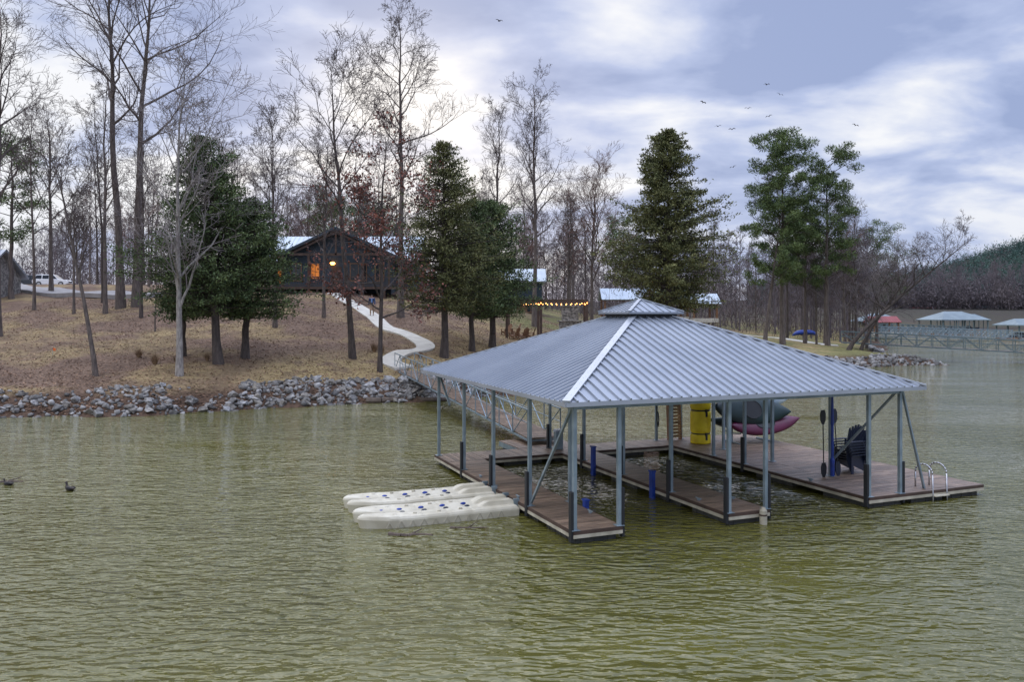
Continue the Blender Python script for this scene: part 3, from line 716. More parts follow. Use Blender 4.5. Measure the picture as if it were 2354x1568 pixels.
bare_obj('bare_tree','bare hardwood standing among the pines',32.5,96,29,20,.2,cs=.3,spread=.3)
bare_obj('bare_tree','bare hardwood beside the ragged pine',38.5,98,78,17,.16,cs=.25,spread=.32)
bare_obj('bare_tree','bare hardwood near the wooded point shore',43.5,104,81,16.5,.16,cs=.25,spread=.32)
bare_obj('bare_tree','bare hardwood above the narrow cove',47.5,112,82,16,.16,cs=.25,spread=.32,cm='twig_red')
bare_obj('sapling_tree','thin bare sapling on the lawn',-26,58,30,4.2,.04,cs=.2,spread=.3,nl=8,kids=(4,3))
bare_obj('bare_tree','slim bare tree standing before the lodge porch',-15.6,66,79,14.5,.12,cs=.3,spread=.3,nl=16,kids=(6,5,3))
for k,(x,y,H,s_) in enumerate([(-29.8,64,15,.28),(-40.2,67,17,.24),(-37.5,73,18,.24),(-27.2,74,15,.28),(-22.6,64,13,.3)]):
    bare_obj('bare_tree','slim bare hardwood on the leafy hillside',x,y,200+k,H,.12,tm='bark' if k%2 else 'bark_dark',cs=.34,spread=s_,nl=14,group='slim bare trees on the hillside',kids=(5,4,3))
def trunk_mesh(H,r0,lean,seed,n=10):
    r=random.Random(seed); S=[]; p=None
    for k in range(n+1):
        t=k/n; q=(lean[0]*t+r.gauss(0,.04),lean[1]*t+r.gauss(0,.04),H*t-(.25 if k==0 else 0)); rr_=r0*(1-t)**.8+.02+(r0*.4 if k==0 else 0)
        if p: S.append((*p[0],*q,p[1],rr_))
        p=(q,rr_)
    return S
def cedar(label,x,y,seed,H,Wd,base,m='cedar',lean=(0,0),nb=230,per=75,tip=.62,name='cedar_tree',card=(.2,.08),irr=.75):
    rg=np.random.default_rng(seed); e=thing(name,label,'tree',(x,y,G(x,y)))
    S=trunk_mesh(H*.97,Wd*.022+.05,lean,seed); C=[];B=[]
    ph=rg.uniform(0,6,4); Wl=[]
    for k in range(nb):
        t=rg.random()**1.05; h_=base+(H-base)*t; az=rg.uniform(0,2*math.pi)
        R_=Wd/2*((1-t)**tip)*min(1,.5+t/.16*.5)*(1+irr*(.17*math.sin(2*az+ph[0]+6*t)+.15*math.sin(3*az+ph[1]-10*t)+.1*math.sin(t*19+ph[2])))*rg.uniform(.5,1.16)+.1
        rise=rg.uniform(-.15,.5)*(.5+t)
        c0=np.array([lean[0]*h_/H,lean[1]*h_/H,h_]); dr=np.array([math.cos(az),math.sin(az),rise])
        B.append((*c0,*(c0+dr*R_*.95),.022+R_*.01,.007))
        n=int(per*(.4+R_/(Wd/2)*1.0)); f=rg.uniform(.15,1.03,n)**.65
        pts=c0+dr*(R_*f)[:,None]; sp=(.07+.19*np.sin(np.minimum(f,1)*2.7)*(.5+R_*.2))[:,None]
        pts=pts+rg.normal(size=(n,3))*sp*np.array([1,1,.6]); C.append(pts)
        Wl.append(np.tile(dr,(n,1)))
    C=np.concatenate(C);bi=np.concatenate(Wl)*.8+np.array([0,0,.45])
    mk('trunk',npmesh('trunk',*segs_to_mesh(S,9)),e,'bark_dark'); mk('limbs',npmesh('limbs',*segs_to_mesh(B,4)),e,'bark_dark')
    mk('crown',npmesh('crown',*cards(C,card[0],card[1],rg,bi)),e,m); return e
cedar('large dark green cedar on a bare leaning trunk',-17.7,48,31,13.6,9.2,3.0,lean=(-1.1,.3),nb=420,per=90,tip=.58)
cedar('broad dark cedar filling in beside its taller neighbour',-16.9,50.3,32,9.8,8.0,2.4,lean=(.6,0),nb=310,per=85,tip=.55)
cedar('low bushy dark cedar beside the larger cedar',-20.6,50,33,6.4,4.8,2.2,nb=110)
cedar('tall pyramidal cedar above the footpath',-4.7,55.5,34,14.9,9.0,3.2,'cedar_brown',nb=420,lean=(-.1,0),per=85,tip=.58)
cedar('shorter full cedar next to the pergola',-1.5,62.5,35,11.4,9.0,2.4,'cedar',nb=370,per=85,tip=.5)
cedar('narrow cedar between two larger cedars',-3.0,59.5,39,11.2,6.8,2.6,'cedar',nb=220)
cedar('very large bronze green cedar behind the dock roof',13.9,71,36,19.6,12.0,3.8,'cedar_brown',nb=560,per=115,tip=.56,card=(.27,.1),irr=1.0)
def pine(label,x,y,seed,H,r0,clumps,m='pine',lean=(0,0),size=1.1,nper=300):
    rg=np.random.default_rng(seed); e=thing('pine_tree',label,'tree',(x,y,G(x,y)))
    S=trunk_mesh(H*.96,r0,lean,seed,12); B=[];C=[];bi=[]
    for k in range(clumps[0]):
        t=clumps[1]+(1-clumps[1])*(k+rg.random())/clumps[0]; h_=H*t; az=k*2.4+rg.uniform(-.4,.4)
        q=(t-clumps[1])/(1-clumps[1]); R_=clumps[2]*math.sqrt(max(.04,1-(q*1.02-.25)**2*1.25))*rg.uniform(.4,1.1)
        c0=np.array([lean[0]*t,lean[1]*t,h_-.3]); dr=np.array([math.cos(az),math.sin(az),rg.uniform(.1,.7)]); tip=c0+dr*R_; B.append((*c0,*tip,.05,.015))
        for j in range(3):
            f=(.55,.8,1.02)[j]; cc=c0+dr*R_*f+rg.normal(size=3)*.4*size; sc=size*rg.uniform(.45,.85)
            n=int(nper/3*sc/size*1.6); u_=rg.normal(size=(n,3)); u_/=np.linalg.norm(u_,axis=1)[:,None]; rr_=rg.random(n)[:,None]**.5
            C.append(cc+u_*rr_*np.array([sc,sc,sc*.7])); bi.append(u_*1.0+np.array([0,0,.5]))
            B.append((*(c0+dr*R_*f*.7),*cc,.03,.012))
    C=np.concatenate(C);bi=np.concatenate(bi)
    mk('trunk',npmesh('trunk',*segs_to_mesh(S,9)),e,'bark'); mk('limbs',npmesh('limbs',*segs_to_mesh(B,4)),e,'bark_dark')
    mk('crown',npmesh('crown',*cards(C,.34,.08,rg,bi)),e,m); return e
pine('tall pine with open rounded crown of needle clumps',29.9,88,41,23.2,.26,(34,.6,4.6),size=1.3,nper=640)
pine('younger pine with broad drooping boughs',27.6,87,42,14.8,.2,(32,.42,4.2),lean=(1.8,0),size=1.15,nper=480)
pine('pine with ragged layered crown beside the footpath',35.6,90,43,21.2,.24,(40,.36,4.6),size=1.25,nper=560)
pine('smaller ragged pine by the point',34.6,94,44,16,.2,(24,.4,3.2),size=1.1,nper=420)
pine('distant pine above the bare woodland',60,131,45,19,.24,(30,.35,4.6),size=1.6,nper=420)
pine('ragged pine in the woodland edge',-46.5,74,46,15,.2,(26,.35,3.3),size=1.2)
pine('pine behind the lodge roof',-25,112,47,13,.2,(26,.4,4.2),size=1.5,nper=420)
pine('pine rising over the lodge roof',-19.5,114,48,12.3,.2,(26,.4,4.2),size=1.5,nper=420)
pine('pine behind the covered shelters',17.5,125,49,16,.2,(26,.4,4.2),size=1.5,nper=420)
variants=[]
for k in range(6):
    T,Cn=bare(60+k,17,.15,cs=.33,spread=.26,nl=15,kids=(5,5,3),rmin=.013)
    tm=npmesh('trunk',*segs_to_mesh(T,6)); tm.materials.append(M['bark_dark' if k%2 else 'bark']); cm=npmesh('crown',*segs_to_mesh(Cn,3)); cm.materials.append(M['twig' if k%3 else 'twig_red']); variants.append((tm,cm))
rr=random.Random(9); k=0; placed=[]
while k<66:
    y=rr.uniform(86,128); px=rr.uniform(-.66,.5); x=px*y
    if x>float(np.interp(y,RY,RX))-4 : continue
    if -29<x<6 and y<104: continue
    if 10<x<33 and y<122: continue
    if x<-29 and rr.random()<.35: continue
    if -90<x<-40 and 88<y<142 and abs(x+62-(y-92)*-.45)<9: continue
    if -.64<px<-.55 : continue
    if any((x-a)**2+(y-b_)**2<12 for a,b_ in placed): continue
    placed.append((x,y)); tm,cm=variants[k%6]
    e=thing('bare_tree','slender bare woodland tree behind the lawn','tree',(x,y,G(x,y)),rr.uniform(0,6),'bare trees at the woodland edge'); s=rr.uniform(.65,1.02); e.scale=(s,s,s*rr.uniform(.85,1.1))
    for nm,m_ in(('trunk',tm),('crown',cm)):
        o=bpy.data.objects.new(nm,m_); COL.objects.link(o); o.parent=e
    k+=1
LV=[]
for k in range(7):
    T,Cn=bare(90+k,17,.13,cs=.28,spread=.27,nl=14,kids=(6,5),rmin=.024); v,f=segs_to_mesh(T+Cn,3); LV.append((v,f))
def wood(n,region,seed,smin,smax,mname,label,reg=None):
    r=random.Random(seed); VV=[];FF=[];c=0;k=0
    while k<n:
        y=r.uniform(*region[1]); x=r.uniform(*region[0])*y
        if reg and not reg(x,y): continue
        g=G(x,y)
        if g<.8: continue
        v,f=LV[r.randrange(7)]; a=r.uniform(0,6.28); s=r.uniform(smin,smax); ca,sa=math.cos(a)*s,math.sin(a)*s
        R_=np.array([[ca,-sa,0],[sa,ca,0],[0,0,s]]); vv=v@R_.T+np.array([x,y,g]); VV.append(vv);FF.append(f+c);c+=len(vv);k+=1
    o=mk('woodland',npmesh('woodland',np.concatenate(VV),np.concatenate(FF)),None,mname); tag(o,label,'woodland',kind='stuff')
wood(230,((-.72,.62),(120,200)),1,.6,.92,'wood_far','dense bare winter woodland behind the lawn',lambda x,y:x<float(np.interp(y,RY,RX))-3 and not(-95<x<-55 and y<150))
wood(40,((.34,.5),(105,165)),7,.7,.95,'wood_far','bare winter woods along the cove shore',lambda x,y:x<float(np.interp(y,RY,RX))-2)
wood(150,((.36,.75),(294,345)),2,.7,1.0,'wood_far','bare trees lining the far shore',None)
rng=np.random.default_rng(8); N=60000
y=rng.uniform(108,190,N); x=rng.uniform(-.75,.52,N)*y; ok=(x<np.interp(y,RY,RX)-3)&~((x<-45)&(y<150)); x=x[ok];y=y[ok]; C=np.stack([x,y,gz(x,y)+rng.random(len(x))**1.3*7.5],1)
o=mk('underbrush',npmesh('underbrush',*cards(C,1.4,.06,rng,np.array([0,0,2.]))),None,'brush'); tag(o,'tangled brown winter underbrush in the woods','brush',kind='stuff')
def hillwood(N,fx,yr,m,label,hh,seed,per=26,cs=1.6,asp=.4,sp=.22,mid=.5):
    rg=np.random.default_rng(seed); y=rg.uniform(*yr,N); x=rg.uniform(*fx,N)*y; g=gz(x,y); ok=g>.9; x,y,g=x[ok],y[ok],g[ok]; n=len(x)
    H=rg.uniform(hh*.55,hh*1.2,n); C=np.repeat(np.stack([x,y,g],1),per,0); u=rg.normal(size=(n*per,3))*.62; Hh=np.repeat(H,per)[:,None]
    C=C+u*np.concatenate([Hh*sp,Hh*sp,Hh*.36],1)+np.concatenate([Hh*0,Hh*0,Hh*mid],1)
    o=mk('hillside_woods',npmesh('hillside_woods',*cards(C,cs*1.6,cs*asp,rg,np.array([0,0,1.2]))),None,m); tag(o,label,'woods',kind='stuff')
hillwood(1100,(.4,.75),(293,360),'hillwood','grey bare woods on the far shore',11,1,per=130,cs=.8,asp=.3,mid=.42)
hillwood(110,(.42,.75),(296,420),'hillpine','scattered pines on the far shore',11,2,per=160,cs=.8,sp=.16)
hillwood(900,(.4,.8),(360,430),'hillwood','brown hardwoods rising behind the shore',12,6,per=90,cs=1.0,asp=.3)
hillwood(2900,(.3,.85),(430,760),'hillpine','dark pine covered ridge across the lake',14,3,per=70,cs=1.2,sp=.19)
hillwood(900,(.3,.85),(420,760),'hillwood','bare hardwoods on the distant ridge',12,4,per=60,cs=1.2,asp=.3)
hillwood(560,(-.75,.36),(190,300),'hillwood','deep grey woods beyond the lodge',12,5,per=120,cs=.6,asp=.25)
def clump(x,y,s,seed):
    rg=np.random.default_rng(seed); n=260; a=rg.uniform(0,6.28,n); t=rg.uniform(.1,.7,n); l=rg.uniform(.4,1,n)*s
    b0=np.stack([np.cos(a)*.1*s,np.sin(a)*.1*s,0*a],1); tip=np.stack([np.cos(a)*np.sin(t)*l,np.sin(a)*np.sin(t)*l,np.cos(t)*l],1); sd=np.stack([-np.sin(a),np.cos(a),0*a],1)*.015
    V_=np.stack([b0-sd,b0+sd,tip],1).reshape(-1,3); F_=np.arange(n*3).reshape(-1,3)
    o=mk('grass_clump',npmesh('grass_clump',V_,F_),None,'drygrass'); o.location=(x,y,G(x,y)); tag(o,'dry brown ornamental grass clump on the slope','plant','dry grass clumps on the slope')
for k,(x,y,s) in enumerate([(-23.2,49.5,.75),(-21.3,47.5,.8),(-20.2,48,.65),(-18.6,48.6,.6),(-9.6,55.5,.9),(-9,55,.8),(-33,48,1.1),(-32,47,1.),(-6.2,54,.6)]): clump(x,y,s,k)
fl=thing('marker_flag','small orange marker flag in the leaves','flag',(-28.6,49.6,G(-28.6,49.6)))
p=MB(); p.tube((0,0,0),(0,0,.5),.01); p.obj('stake',fl,'steel'); p=MB(); p.add([(0,0,.5),(.18,.02,.45),(.17,.0,.3),(0,0,.33)],[(0,1,2,3)]); p.obj('pennant',fl,'orange')
# ------------------------------------------------------------------ lodge
lx,ly=-18.2,83; lg=6.75
lodge=thing('lodge','dark slate lodge with pale metal gable roof and porch','house',(lx,ly,lg))
RW=7.4
p=MB(); p.prism([(-5.6,-1),(5.6,-1),(5.6,4.7),(0,7.3),(-5.6,4.7)],'y',0,8); p.bb(-8,-5.605,4,14,-1,4.6); p.bb(5.605,RW,4,14,-1,4.6)
p.prism([(4,4.6),(14,4.6),(9,7.2)],'x',-8,-7.8); p.prism([(4,4.6),(14,4.6),(9,7.2)],'x',RW-.2,RW); p.obj('wall',lodge,'siding')
def slab(mb,a,b_,c,d,th=.14):
    vs=[Vector(q) for q in(a,b_,c,d)]; n=(vs[1]-vs[0]).cross(vs[3]-vs[0]).normalized()
    if n.z<0:n=-n
    mb.add(vs+[v-n*th for v in vs],[(0,1,2,3),(7,6,5,4),(0,4,5,1),(1,5,6,2),(2,6,7,3),(3,7,4,0)])
    Ln=(vs[1]-vs[0]).length; k=int(Ln/.5)
    for q in range(k+1):
        t=q/k; mb.beam(vs[0].lerp(vs[1],t)+n*.02,vs[3].lerp(vs[2],t)+n*.02,.04,.04)
p=MB()
for s_ in(-1,1): slab(p,(s_*6.6,-.9,4.45),(s_*6.6,9.0,4.45),(0,9.0,7.6),(0,-.9,7.6))
slab(p,(-8.8,3.2,4.4),(-.5,3.2,4.4),(-.5,9,7.55),(-8.8,9,7.55)); slab(p,(.5,3.2,4.4),(RW+.7,3.2,4.4),(RW+.7,9,7.55),(.5,9,7.55)); slab(p,(-8.8,14.8,4.4),(RW+.7,14.8,4.4),(RW+.7,9,7.55),(-8.8,9,7.55))
rfl=p.obj('roof',lodge,'lroof')
for s_ in(-1,1):
    p=MB(); p.beam((s_*6.6,-.93,4.35),(0,-.93,7.5),.06,.25); p.obj('bargeboard',rfl,'siding')
p=MB(); p.beam((-4.8,-.7,4.75),(4.8,-.7,4.75),.18,.25)
for s_ in(-1,1): p.beam((s_*4.5,-.7,4.9),(0,-.7,7.1),.15,.2)
p.beam((0,-.7,4.7),(0,-.7,7.2),.18); p.obj('gable_truss',lodge,'wooddark')
p=MB(); 
for k in range(20): p.bb(-8.3,RW+.3,-2.8+k*.15,-2.8+k*.15+.14,1.33,1.38)
p.bb(-8.3,RW+.3,-2.8,-2.75,1.08,1.32); p.obj('porch_deck',lodge,'wooddark')
for x in np.linspace(-8.2,RW+.2,8):
    p=MB(); p.bb(x-.09,x+.09,-2.75,-2.57,-1.2,1.08); p.obj('porch_pier',lodge,'wooddark')
p=MB(); p.bb(-8.3,RW+.3,-2.75,-2.69,2.3,2.37); p.bb(-8.3,RW+.3,-2.74,-2.7,1.5,1.55)
for x in np.arange(-8.3,RW+.3,.2): p.bb(x-.015,x+.015,-2.735,-2.705,1.5,2.3)
p.obj('porch_railing',lodge,'wooddark')
for x in(-5.5,-2.8,2.8,5.5):
    p=MB(); p.bb(x-.12,x+.12,-.82,-.58,1.38,4.62); p.obj('porch_post',lodge,'wooddark')
def window(par,x,y,z,w,h_,glass='window',frame='wood'):
    f=MB(); t=.1
    f.bb(x-w/2-t,x+w/2+t,y-.06,y,z-t,z); f.bb(x-w/2-t,x+w/2+t,y-.06,y,z+h_,z+h_+t); f.bb(x-w/2-t,x-w/2,y-.06,y,z,z+h_); f.bb(x+w/2,x+w/2+t,y-.06,y,z,z+h_); f.bb(x-.025,x+.025,y-.05,y-.035,z,z+h_)
    g=MB(); g.bb(x-w/2,x+w/2,y-.034,y-.004,z,z+h_); go=g.obj('window',par,glass); f.obj('frame',go,frame)
window(lodge,-2.3,-.0,2.3,.8,1.5,'glow'); window(lodge,-4.3,-.0,2.1,1.0,1.7,'window'); window(lodge,2.2,-.0,2.1,1.6,1.7,'window'); window(lodge,4.4,-.0,2.1,.8,1.7,'window')
window(lodge,-6.9,4,2.0,.9,1.5,'glow'); window(lodge,6.6,4,2.0,1.2,1.5,'window')
p=MB(); p.bb(-.55,.45,-.06,-.005,1.4,3.5); d_=p.obj('door',lodge,'wooddark'); p=MB(); p.ball((.33,-.1,2.4),.05); p.obj('handle',d_,'chrome')
p=MB(); p.ball((-.45,-.25,3.85),(.28,.12,.16)); p.obj('porch_lamp',lodge,'lamp')
p=MB(); p.bb(3.5,4.3,9.4,10.2,5.5,8.2); p.obj('chimney',rfl,'stone')
def cabin(x,y,g,w,dp,he,hr,label,wallm,roofm,open_=False,ridge='x',name='cabin'):
    e=thing(name,label,'cabin' if not open_ else 'shelter',(x,y,g))
    if not open_:
        p=MB(); p.bb(-w/2,w/2,0,dp,-1,he)
        if ridge=='x': p.prism([(0,he),(dp,he),(dp/2,hr-.1)],'x',-w/2+.01,w/2-.01)
        else: p.prism([(-w/2,he),(w/2,he),(0,hr-.1)],'y',.01,dp-.01)
        p.obj('wall',e,wallm); window(e,-w*.22,0,1,.9,1.2); window(e,w*.22,0,1,.9,1.2)
        p=MB(); p.bb(-.4,.4,-.05,-.003,0,2.05); p.obj('door',e,'wood')
    else:
        for a in(-w/2,w/2):
            for b_ in(0,dp):
                p=MB(); p.bb(a-.13,a+.13,b_-.13,b_+.13,-.6,he); p.obj('post',e,'wood')
        p=MB()
        if ridge!='x':
            p.beam((-w/2,-.1,he),(0,-.1,hr-.2),.15,.2); p.beam((w/2,-.1,he),(0,-.1,hr-.2),.15,.2); p.beam((0,-.1,he),(0,-.1,hr-.2),.15)
        p.bb(-w/2,w/2,-.1,.1,he-.2,he); p.bb(-w/2,w/2,dp-.1,dp+.1,he-.2,he); p.bb(-w/2-.08,-w/2+.08,-.1,dp+.1,he-.17,he-.01); p.bb(w/2-.08,w/2+.08,-.1,dp+.1,he-.17,he-.01)
        p.obj('timber_frame',e,'wood')
        p=MB(); p.bb(-w/2-.2,w/2+.2,-.2,dp+.2,-.5,.08); p.obj('slab',e,'concrete')
    p=MB(); o=.5
    if ridge=='x':
        slab(p,(-w/2-o,-o,he-.05),(w/2+o,-o,he-.05),(w/2+o,dp/2,hr),(-w/2-o,dp/2,hr)); slab(p,(-w/2-o,dp+o,he-.05),(w/2+o,dp+o,he-.05),(w/2+o,dp/2,hr),(-w/2-o,dp/2,hr))
    else:
        slab(p,(-w/2-o,-o,he-.05),(-w/2-o,dp+o,he-.05),(0,dp+o,hr),(0,-o,hr)); slab(p,(w/2+o,-o,he-.05),(w/2+o,dp+o,he-.05),(0,dp+o,hr),(0,-o,hr))
    p.obj('roof',e,roofm); return e
cabin(1.2,93,4.6,4.6,6,4.6,6.2,'small cabin with bright pale metal roof by the lodge','siding','lroof')
cabin(15.6,113,4.9,4.8,4.5,2.6,4.2,'open timber shelter with pale metal roof','wood','lroof',True)
cabin(19.6,113.5,4.9,2.4,4.5,2.6,4.3,'small open gabled shelter with timber truss','wood','lroof',True,'y')
cabin(22.9,114,4.9,4.4,4.5,2.6,4.1,'open timber shelter with blue grey metal roof','wood','broof',True)
cabin(27.2,112,4.7,3.2,4.0,2.2,3.6,'little open shelter with pale roof in the woods','wood','lroof',True)
cabin(-50.6,72,5.8,5,6,3.1,5.6,'pale stone cottage with grey roof at the lawn edge','stone','rooftrim')
# pergola with string lights
pg=thing('pergola','timber post pergola hung with warm string lights','pergola',(0,0,0))
pp=[(-.45,68.5),(2.45,67.5),(6.3,67),(6.6,72.5),(2.4,73),(-.3,73.5)]; top=6.35
for x,y in pp:
    p=MB(); p.bb(x-.11,x+.11,y-.11,y+.11,G(x,y)-.3,top); p.obj('post',pg,'wooddark')
p=MB()
for k in range(6):
    a=pp[k];b_=pp[(k+1)%6]; p.beam((*a,top+.1),(*b_,top+.1),.12,.22)
p.obj('beam',pg,'wooddark')
for a,b_ in((0,1),(1,2),(2,3),(5,4),(4,3),(0,5),(1,4)):
    p=MB(); bl=MB()
    A=Vector((*pp[a],top-.05));B=Vector((*pp[b_],top-.05)); L_=(B-A).length; n=int(L_/.42); prev=None
    for k in range(n+1):
        t=k/n; q=A.lerp(B,t)+Vector((0,-.15,-.08*math.sin(math.pi*t))); bl.ball(q-Vector((0,0,.07)),.042,6,4)
        if prev: p.tube(prev,q,.012,.012,5)
        prev=q
    cbl=p.obj('light_string',pg,'black'); bl.obj('light_bulbs',cbl,'bulb')
fx,fy=5.2,71; fg=G(fx,fy)
fp=thing('outdoor_fireplace','stacked stone outdoor fireplace with broad chimney','fireplace',(fx,fy,fg)); rs=random.Random(4)
def stonework(x0,x1,y0,y1,z0,z1):
    p=MB(); p.bb(x0+.03,x1-.03,y0+.03,y1,z0,z1)
    z=z0
    while z<z1-.05:
        h_=min(rs.uniform(.12,.22),z1-z); x=x0
        while x<x1-.02:
            w_=min(rs.uniform(.2,.45),x1-x); p.bb(x+.01,x+w_-.01,y0-rs.uniform(0,.04),y0+.2,z+.01,z+h_-.01); x+=w_
        z+=h_
    return p
stonework(-1.0,-.5,0,1,-.3,1.5).obj('hearth_side',fp,'stone'); stonework(.5,1.0,0,1,-.3,1.5).obj('hearth_side',fp,'stone'); stonework(-1,1,0,1,1.5,2.0).obj('lintel',fp,'stone'); stonework(-.75,.75,.05,.95,2.0,3.3).obj('chimney',fp,'stone')
p=MB(); p.bb(-1.15,1.15,-.12,1.05,1.98,2.08); p.obj('mantel',fp,'stone'); p=MB(); p.bb(-.85,.85,-.05,1.05,3.3,3.4); p.obj('cap',fp,'stone'); p=MB(); p.bb(-.49,.49,.6,.95,-.2,1.49); p.obj('firebox',fp,'black')
c0=chair('patio_chair','brown wooden lawn chair by the stone fireplace','wood',(0.2,68.3,G(.2,68.3)),rad(-120),'wooden chairs near the fireplace')
for x,y,a in((1.0,68.9,-140),(1.6,69.6,-100),(2.9,68.6,180),(.3,70.2,-80),(3.6,69.2,150),(-.5,69.8,-60)): dup(c0,(x,y,G(x,y)),rad(a))
c1=chair('lawn_chair','brown wooden lawn chair facing the fire pit','wood',(-29.5,69.5,G(-29.5,69.5)),rad(60),'wooden chairs around the fire pit')
for x,y,a in((-28.4,71.5,20),(-27.2,72,-10),(-25.6,70.6,-50)): dup(c1,(x,y,G(x,y)),rad(a))
fpi=thing('fire_pit','ring of stones around a fire pit','fire pit',(-27.4,69,G(-27.4,69)))
for k in range(12):
    a=k/12*6.283; p=MB(); p.box((math.cos(a)*.8,math.sin(a)*.8,.12),(.36,.25,.3),Matrix.Rotation(a+1.57,3,'Z')); p.obj('stone',fpi,'stone')
def suv(x,y,rz,m,label):
    e=thing('parked_suv',label,'car',(x,y,G(x,y)+.02),rz,'vehicles parked by the driveway')
    p=MB(); p.prism([(-2.4,.45),(-2.45,.75),(-2.35,1.05),(-1.9,1.1),(1.15,1.08),(2.2,.98),(2.42,.8),(2.45,.45),(2.1,.32),(-2.1,.32)],'y',-.94,.94); body=p.obj('body',e,m,bevel=.05)
    p=MB(); vs=[]
    for xx,zz,w_ in((-2.25,1.08,.88),(-1.95,1.75,.72),(.35,1.78,.72),(1.2,1.08,.86)):
        vs+=[(xx,-w_,zz),(xx,w_,zz)]
    p.add(vs,[(0,1,3,2),(2,3,5,4),(4,5,7,6),(0,2,4,6),(1,7,5,3)]); p.obj('cabin',e,m,bevel=.03)
    for s_ in(-1,1):
        for xs in((-2.0,-1.15),(-1.05,-.2),(-.1,.75)):
            p=MB(); a,b_=xs; zt=1.66; p.add([(a,s_*.885,1.13),(b_ if b_<.7 else .98,s_*.885,1.13),(b_ if b_<.7 else .42,s_*.76,zt),(max(a,-1.9),s_*.76,zt)],[(0,1,2,3)]); p.obj('window',e,'glass')
        for nm,xx,mm in(('headlight',2.4,'lens'),('tail_light',-2.42,'red')):
            p=MB(); p.box((xx,s_*.7,.82),(.1,.32,.16)); p.obj(nm,e,mm)
        for xx in(-1.5,1.5):
            p=MB(); p.tube((xx,s_*.74,.37),(xx,s_*.97,.37),.37,.37,20); w_=p.obj('wheel',e,'black'); p=MB(); p.tube((xx,s_*.9,.37),(xx,s_*.98,.37),.23,.22,14); p.obj('rim',w_,'chrome')
    p=MB(); p.add([(1.16,-.8,1.12),(1.16,.8,1.12),(.42,.68,1.74),(.42,-.68,1.74)],[(0,1,2,3)]); p.obj('windshield',e,'glass')
    p=MB(); p.bb(2.42,2.5,-.5,.5,.6,.8); p.obj('grille',e,'black')
suv(-67.5,117,rad(8),'carwhite','white suv parked by the gravel drive'); suv(-72.5,121,rad(12),'cardark','dark suv parked beside the white one')
def boathouse(x,y,rz,w,d,h_,hr,roofm,label):
    e=thing('boathouse',label,'boathouse',(x,y,WL),rz,'boathouses across the cove')
    p=MB(); p.bb(-w/2,w/2,-d/2,-d/2+1.2,-.1,.4); p.bb(-w/2,-w/2+1.2,-d/2+1.201,d/2,-.1,.4); p.bb(w/2-1.2,w/2,-d/2+1.201,d/2,-.1,.4); p.obj('deck',e,'plank')
    for a in(-w/2+.1,0,w/2-.1):
        for b_ in(-d/2+.1,0,d/2-.1):
            if a==0 and b_==0: continue
            p=MB(); p.bb(a-.1,a+.1,b_-.1,b_+.1,-.2,h_); p.obj('post',e,'steeldark')
    p=MB(); o=.5; c=[(-w/2-o,-d/2-o),(w/2+o,-d/2-o),(w/2+o,d/2+o),(-w/2-o,d/2+o)]; p.add([(*q,h_) for q in c]+[(*q,h_-.2) for q in c]+[(-w*.2,0,hr),(w*.2,0,hr)],[(0,1,9,8),(1,2,9),(2,3,8,9),(3,0,8),(0,4,5,1),(1,5,6,2),(2,6,7,3),(3,7,4,0),(4,7,6,5)]); p.obj('roof',e,roofm)
    p=MB(); p.prism([(-2.6,.1),(-2.4,.9),(1.8,1.0),(3.0,1.15),(2.2,.1)],'y',-.9,.9); p.prism([(-.6,1.0),(-.5,1.6),(.3,1.6),(.8,1.0)],'y',-.6,.6); p.obj('stored_boat',e,'navy',bevel=.1)
boathouse(114,206,rad(10),13,9,3.9,6.0,'groof','large boathouse with blue green metal roof')
boathouse(101,222,rad(5),9,8,3.4,5.2,'broof','open boathouse beside a steel walkway')
boathouse(107,168,rad(12),6,6,3.0,4.3,'groof','pale roofed boathouse standing on calm water')
boathouse(132,240,rad(0),8,7,3.6,5.2,'broof','grey boathouse near the far shore')
boathouse(120,262,rad(0),10,7,3.8,5.6,'groof','boathouse beyond the larger covered docks')
boathouse(148,258,rad(-8),9,7,3.6,5.4,'broof','covered dock with dark blue roof across the cove')
cabin(158,303,1.9,9,7,3.6,6.4,'red roofed lake cottage on the far shore','siding','rroof'); cabin(79,168,1.6,5,4,2.2,3.4,'small shelter with red metal roof by the cove','wood','rroof',True); cabin(185,306,2,10,7,4,7,'lake cottage with green roof across the cove','siding','broof')
gangway((84,188,1.8),(112,196,.9),'grey steel walkway to the blue roofed boathouse',h=1.5,m='steeldark',tk=3.5); gangway((70,152,1.7),(100,160,.8),'slender steel gangway crossing the cove',h=1.4,m='steel',tk=3)
kb=kayak('stored_boat','blue covered boat stored near the footpath',3.6,1.2,.8,'blue',(39,106,G(39,106)+.9),(0,math.pi,rad(8)),'boats stored ashore')
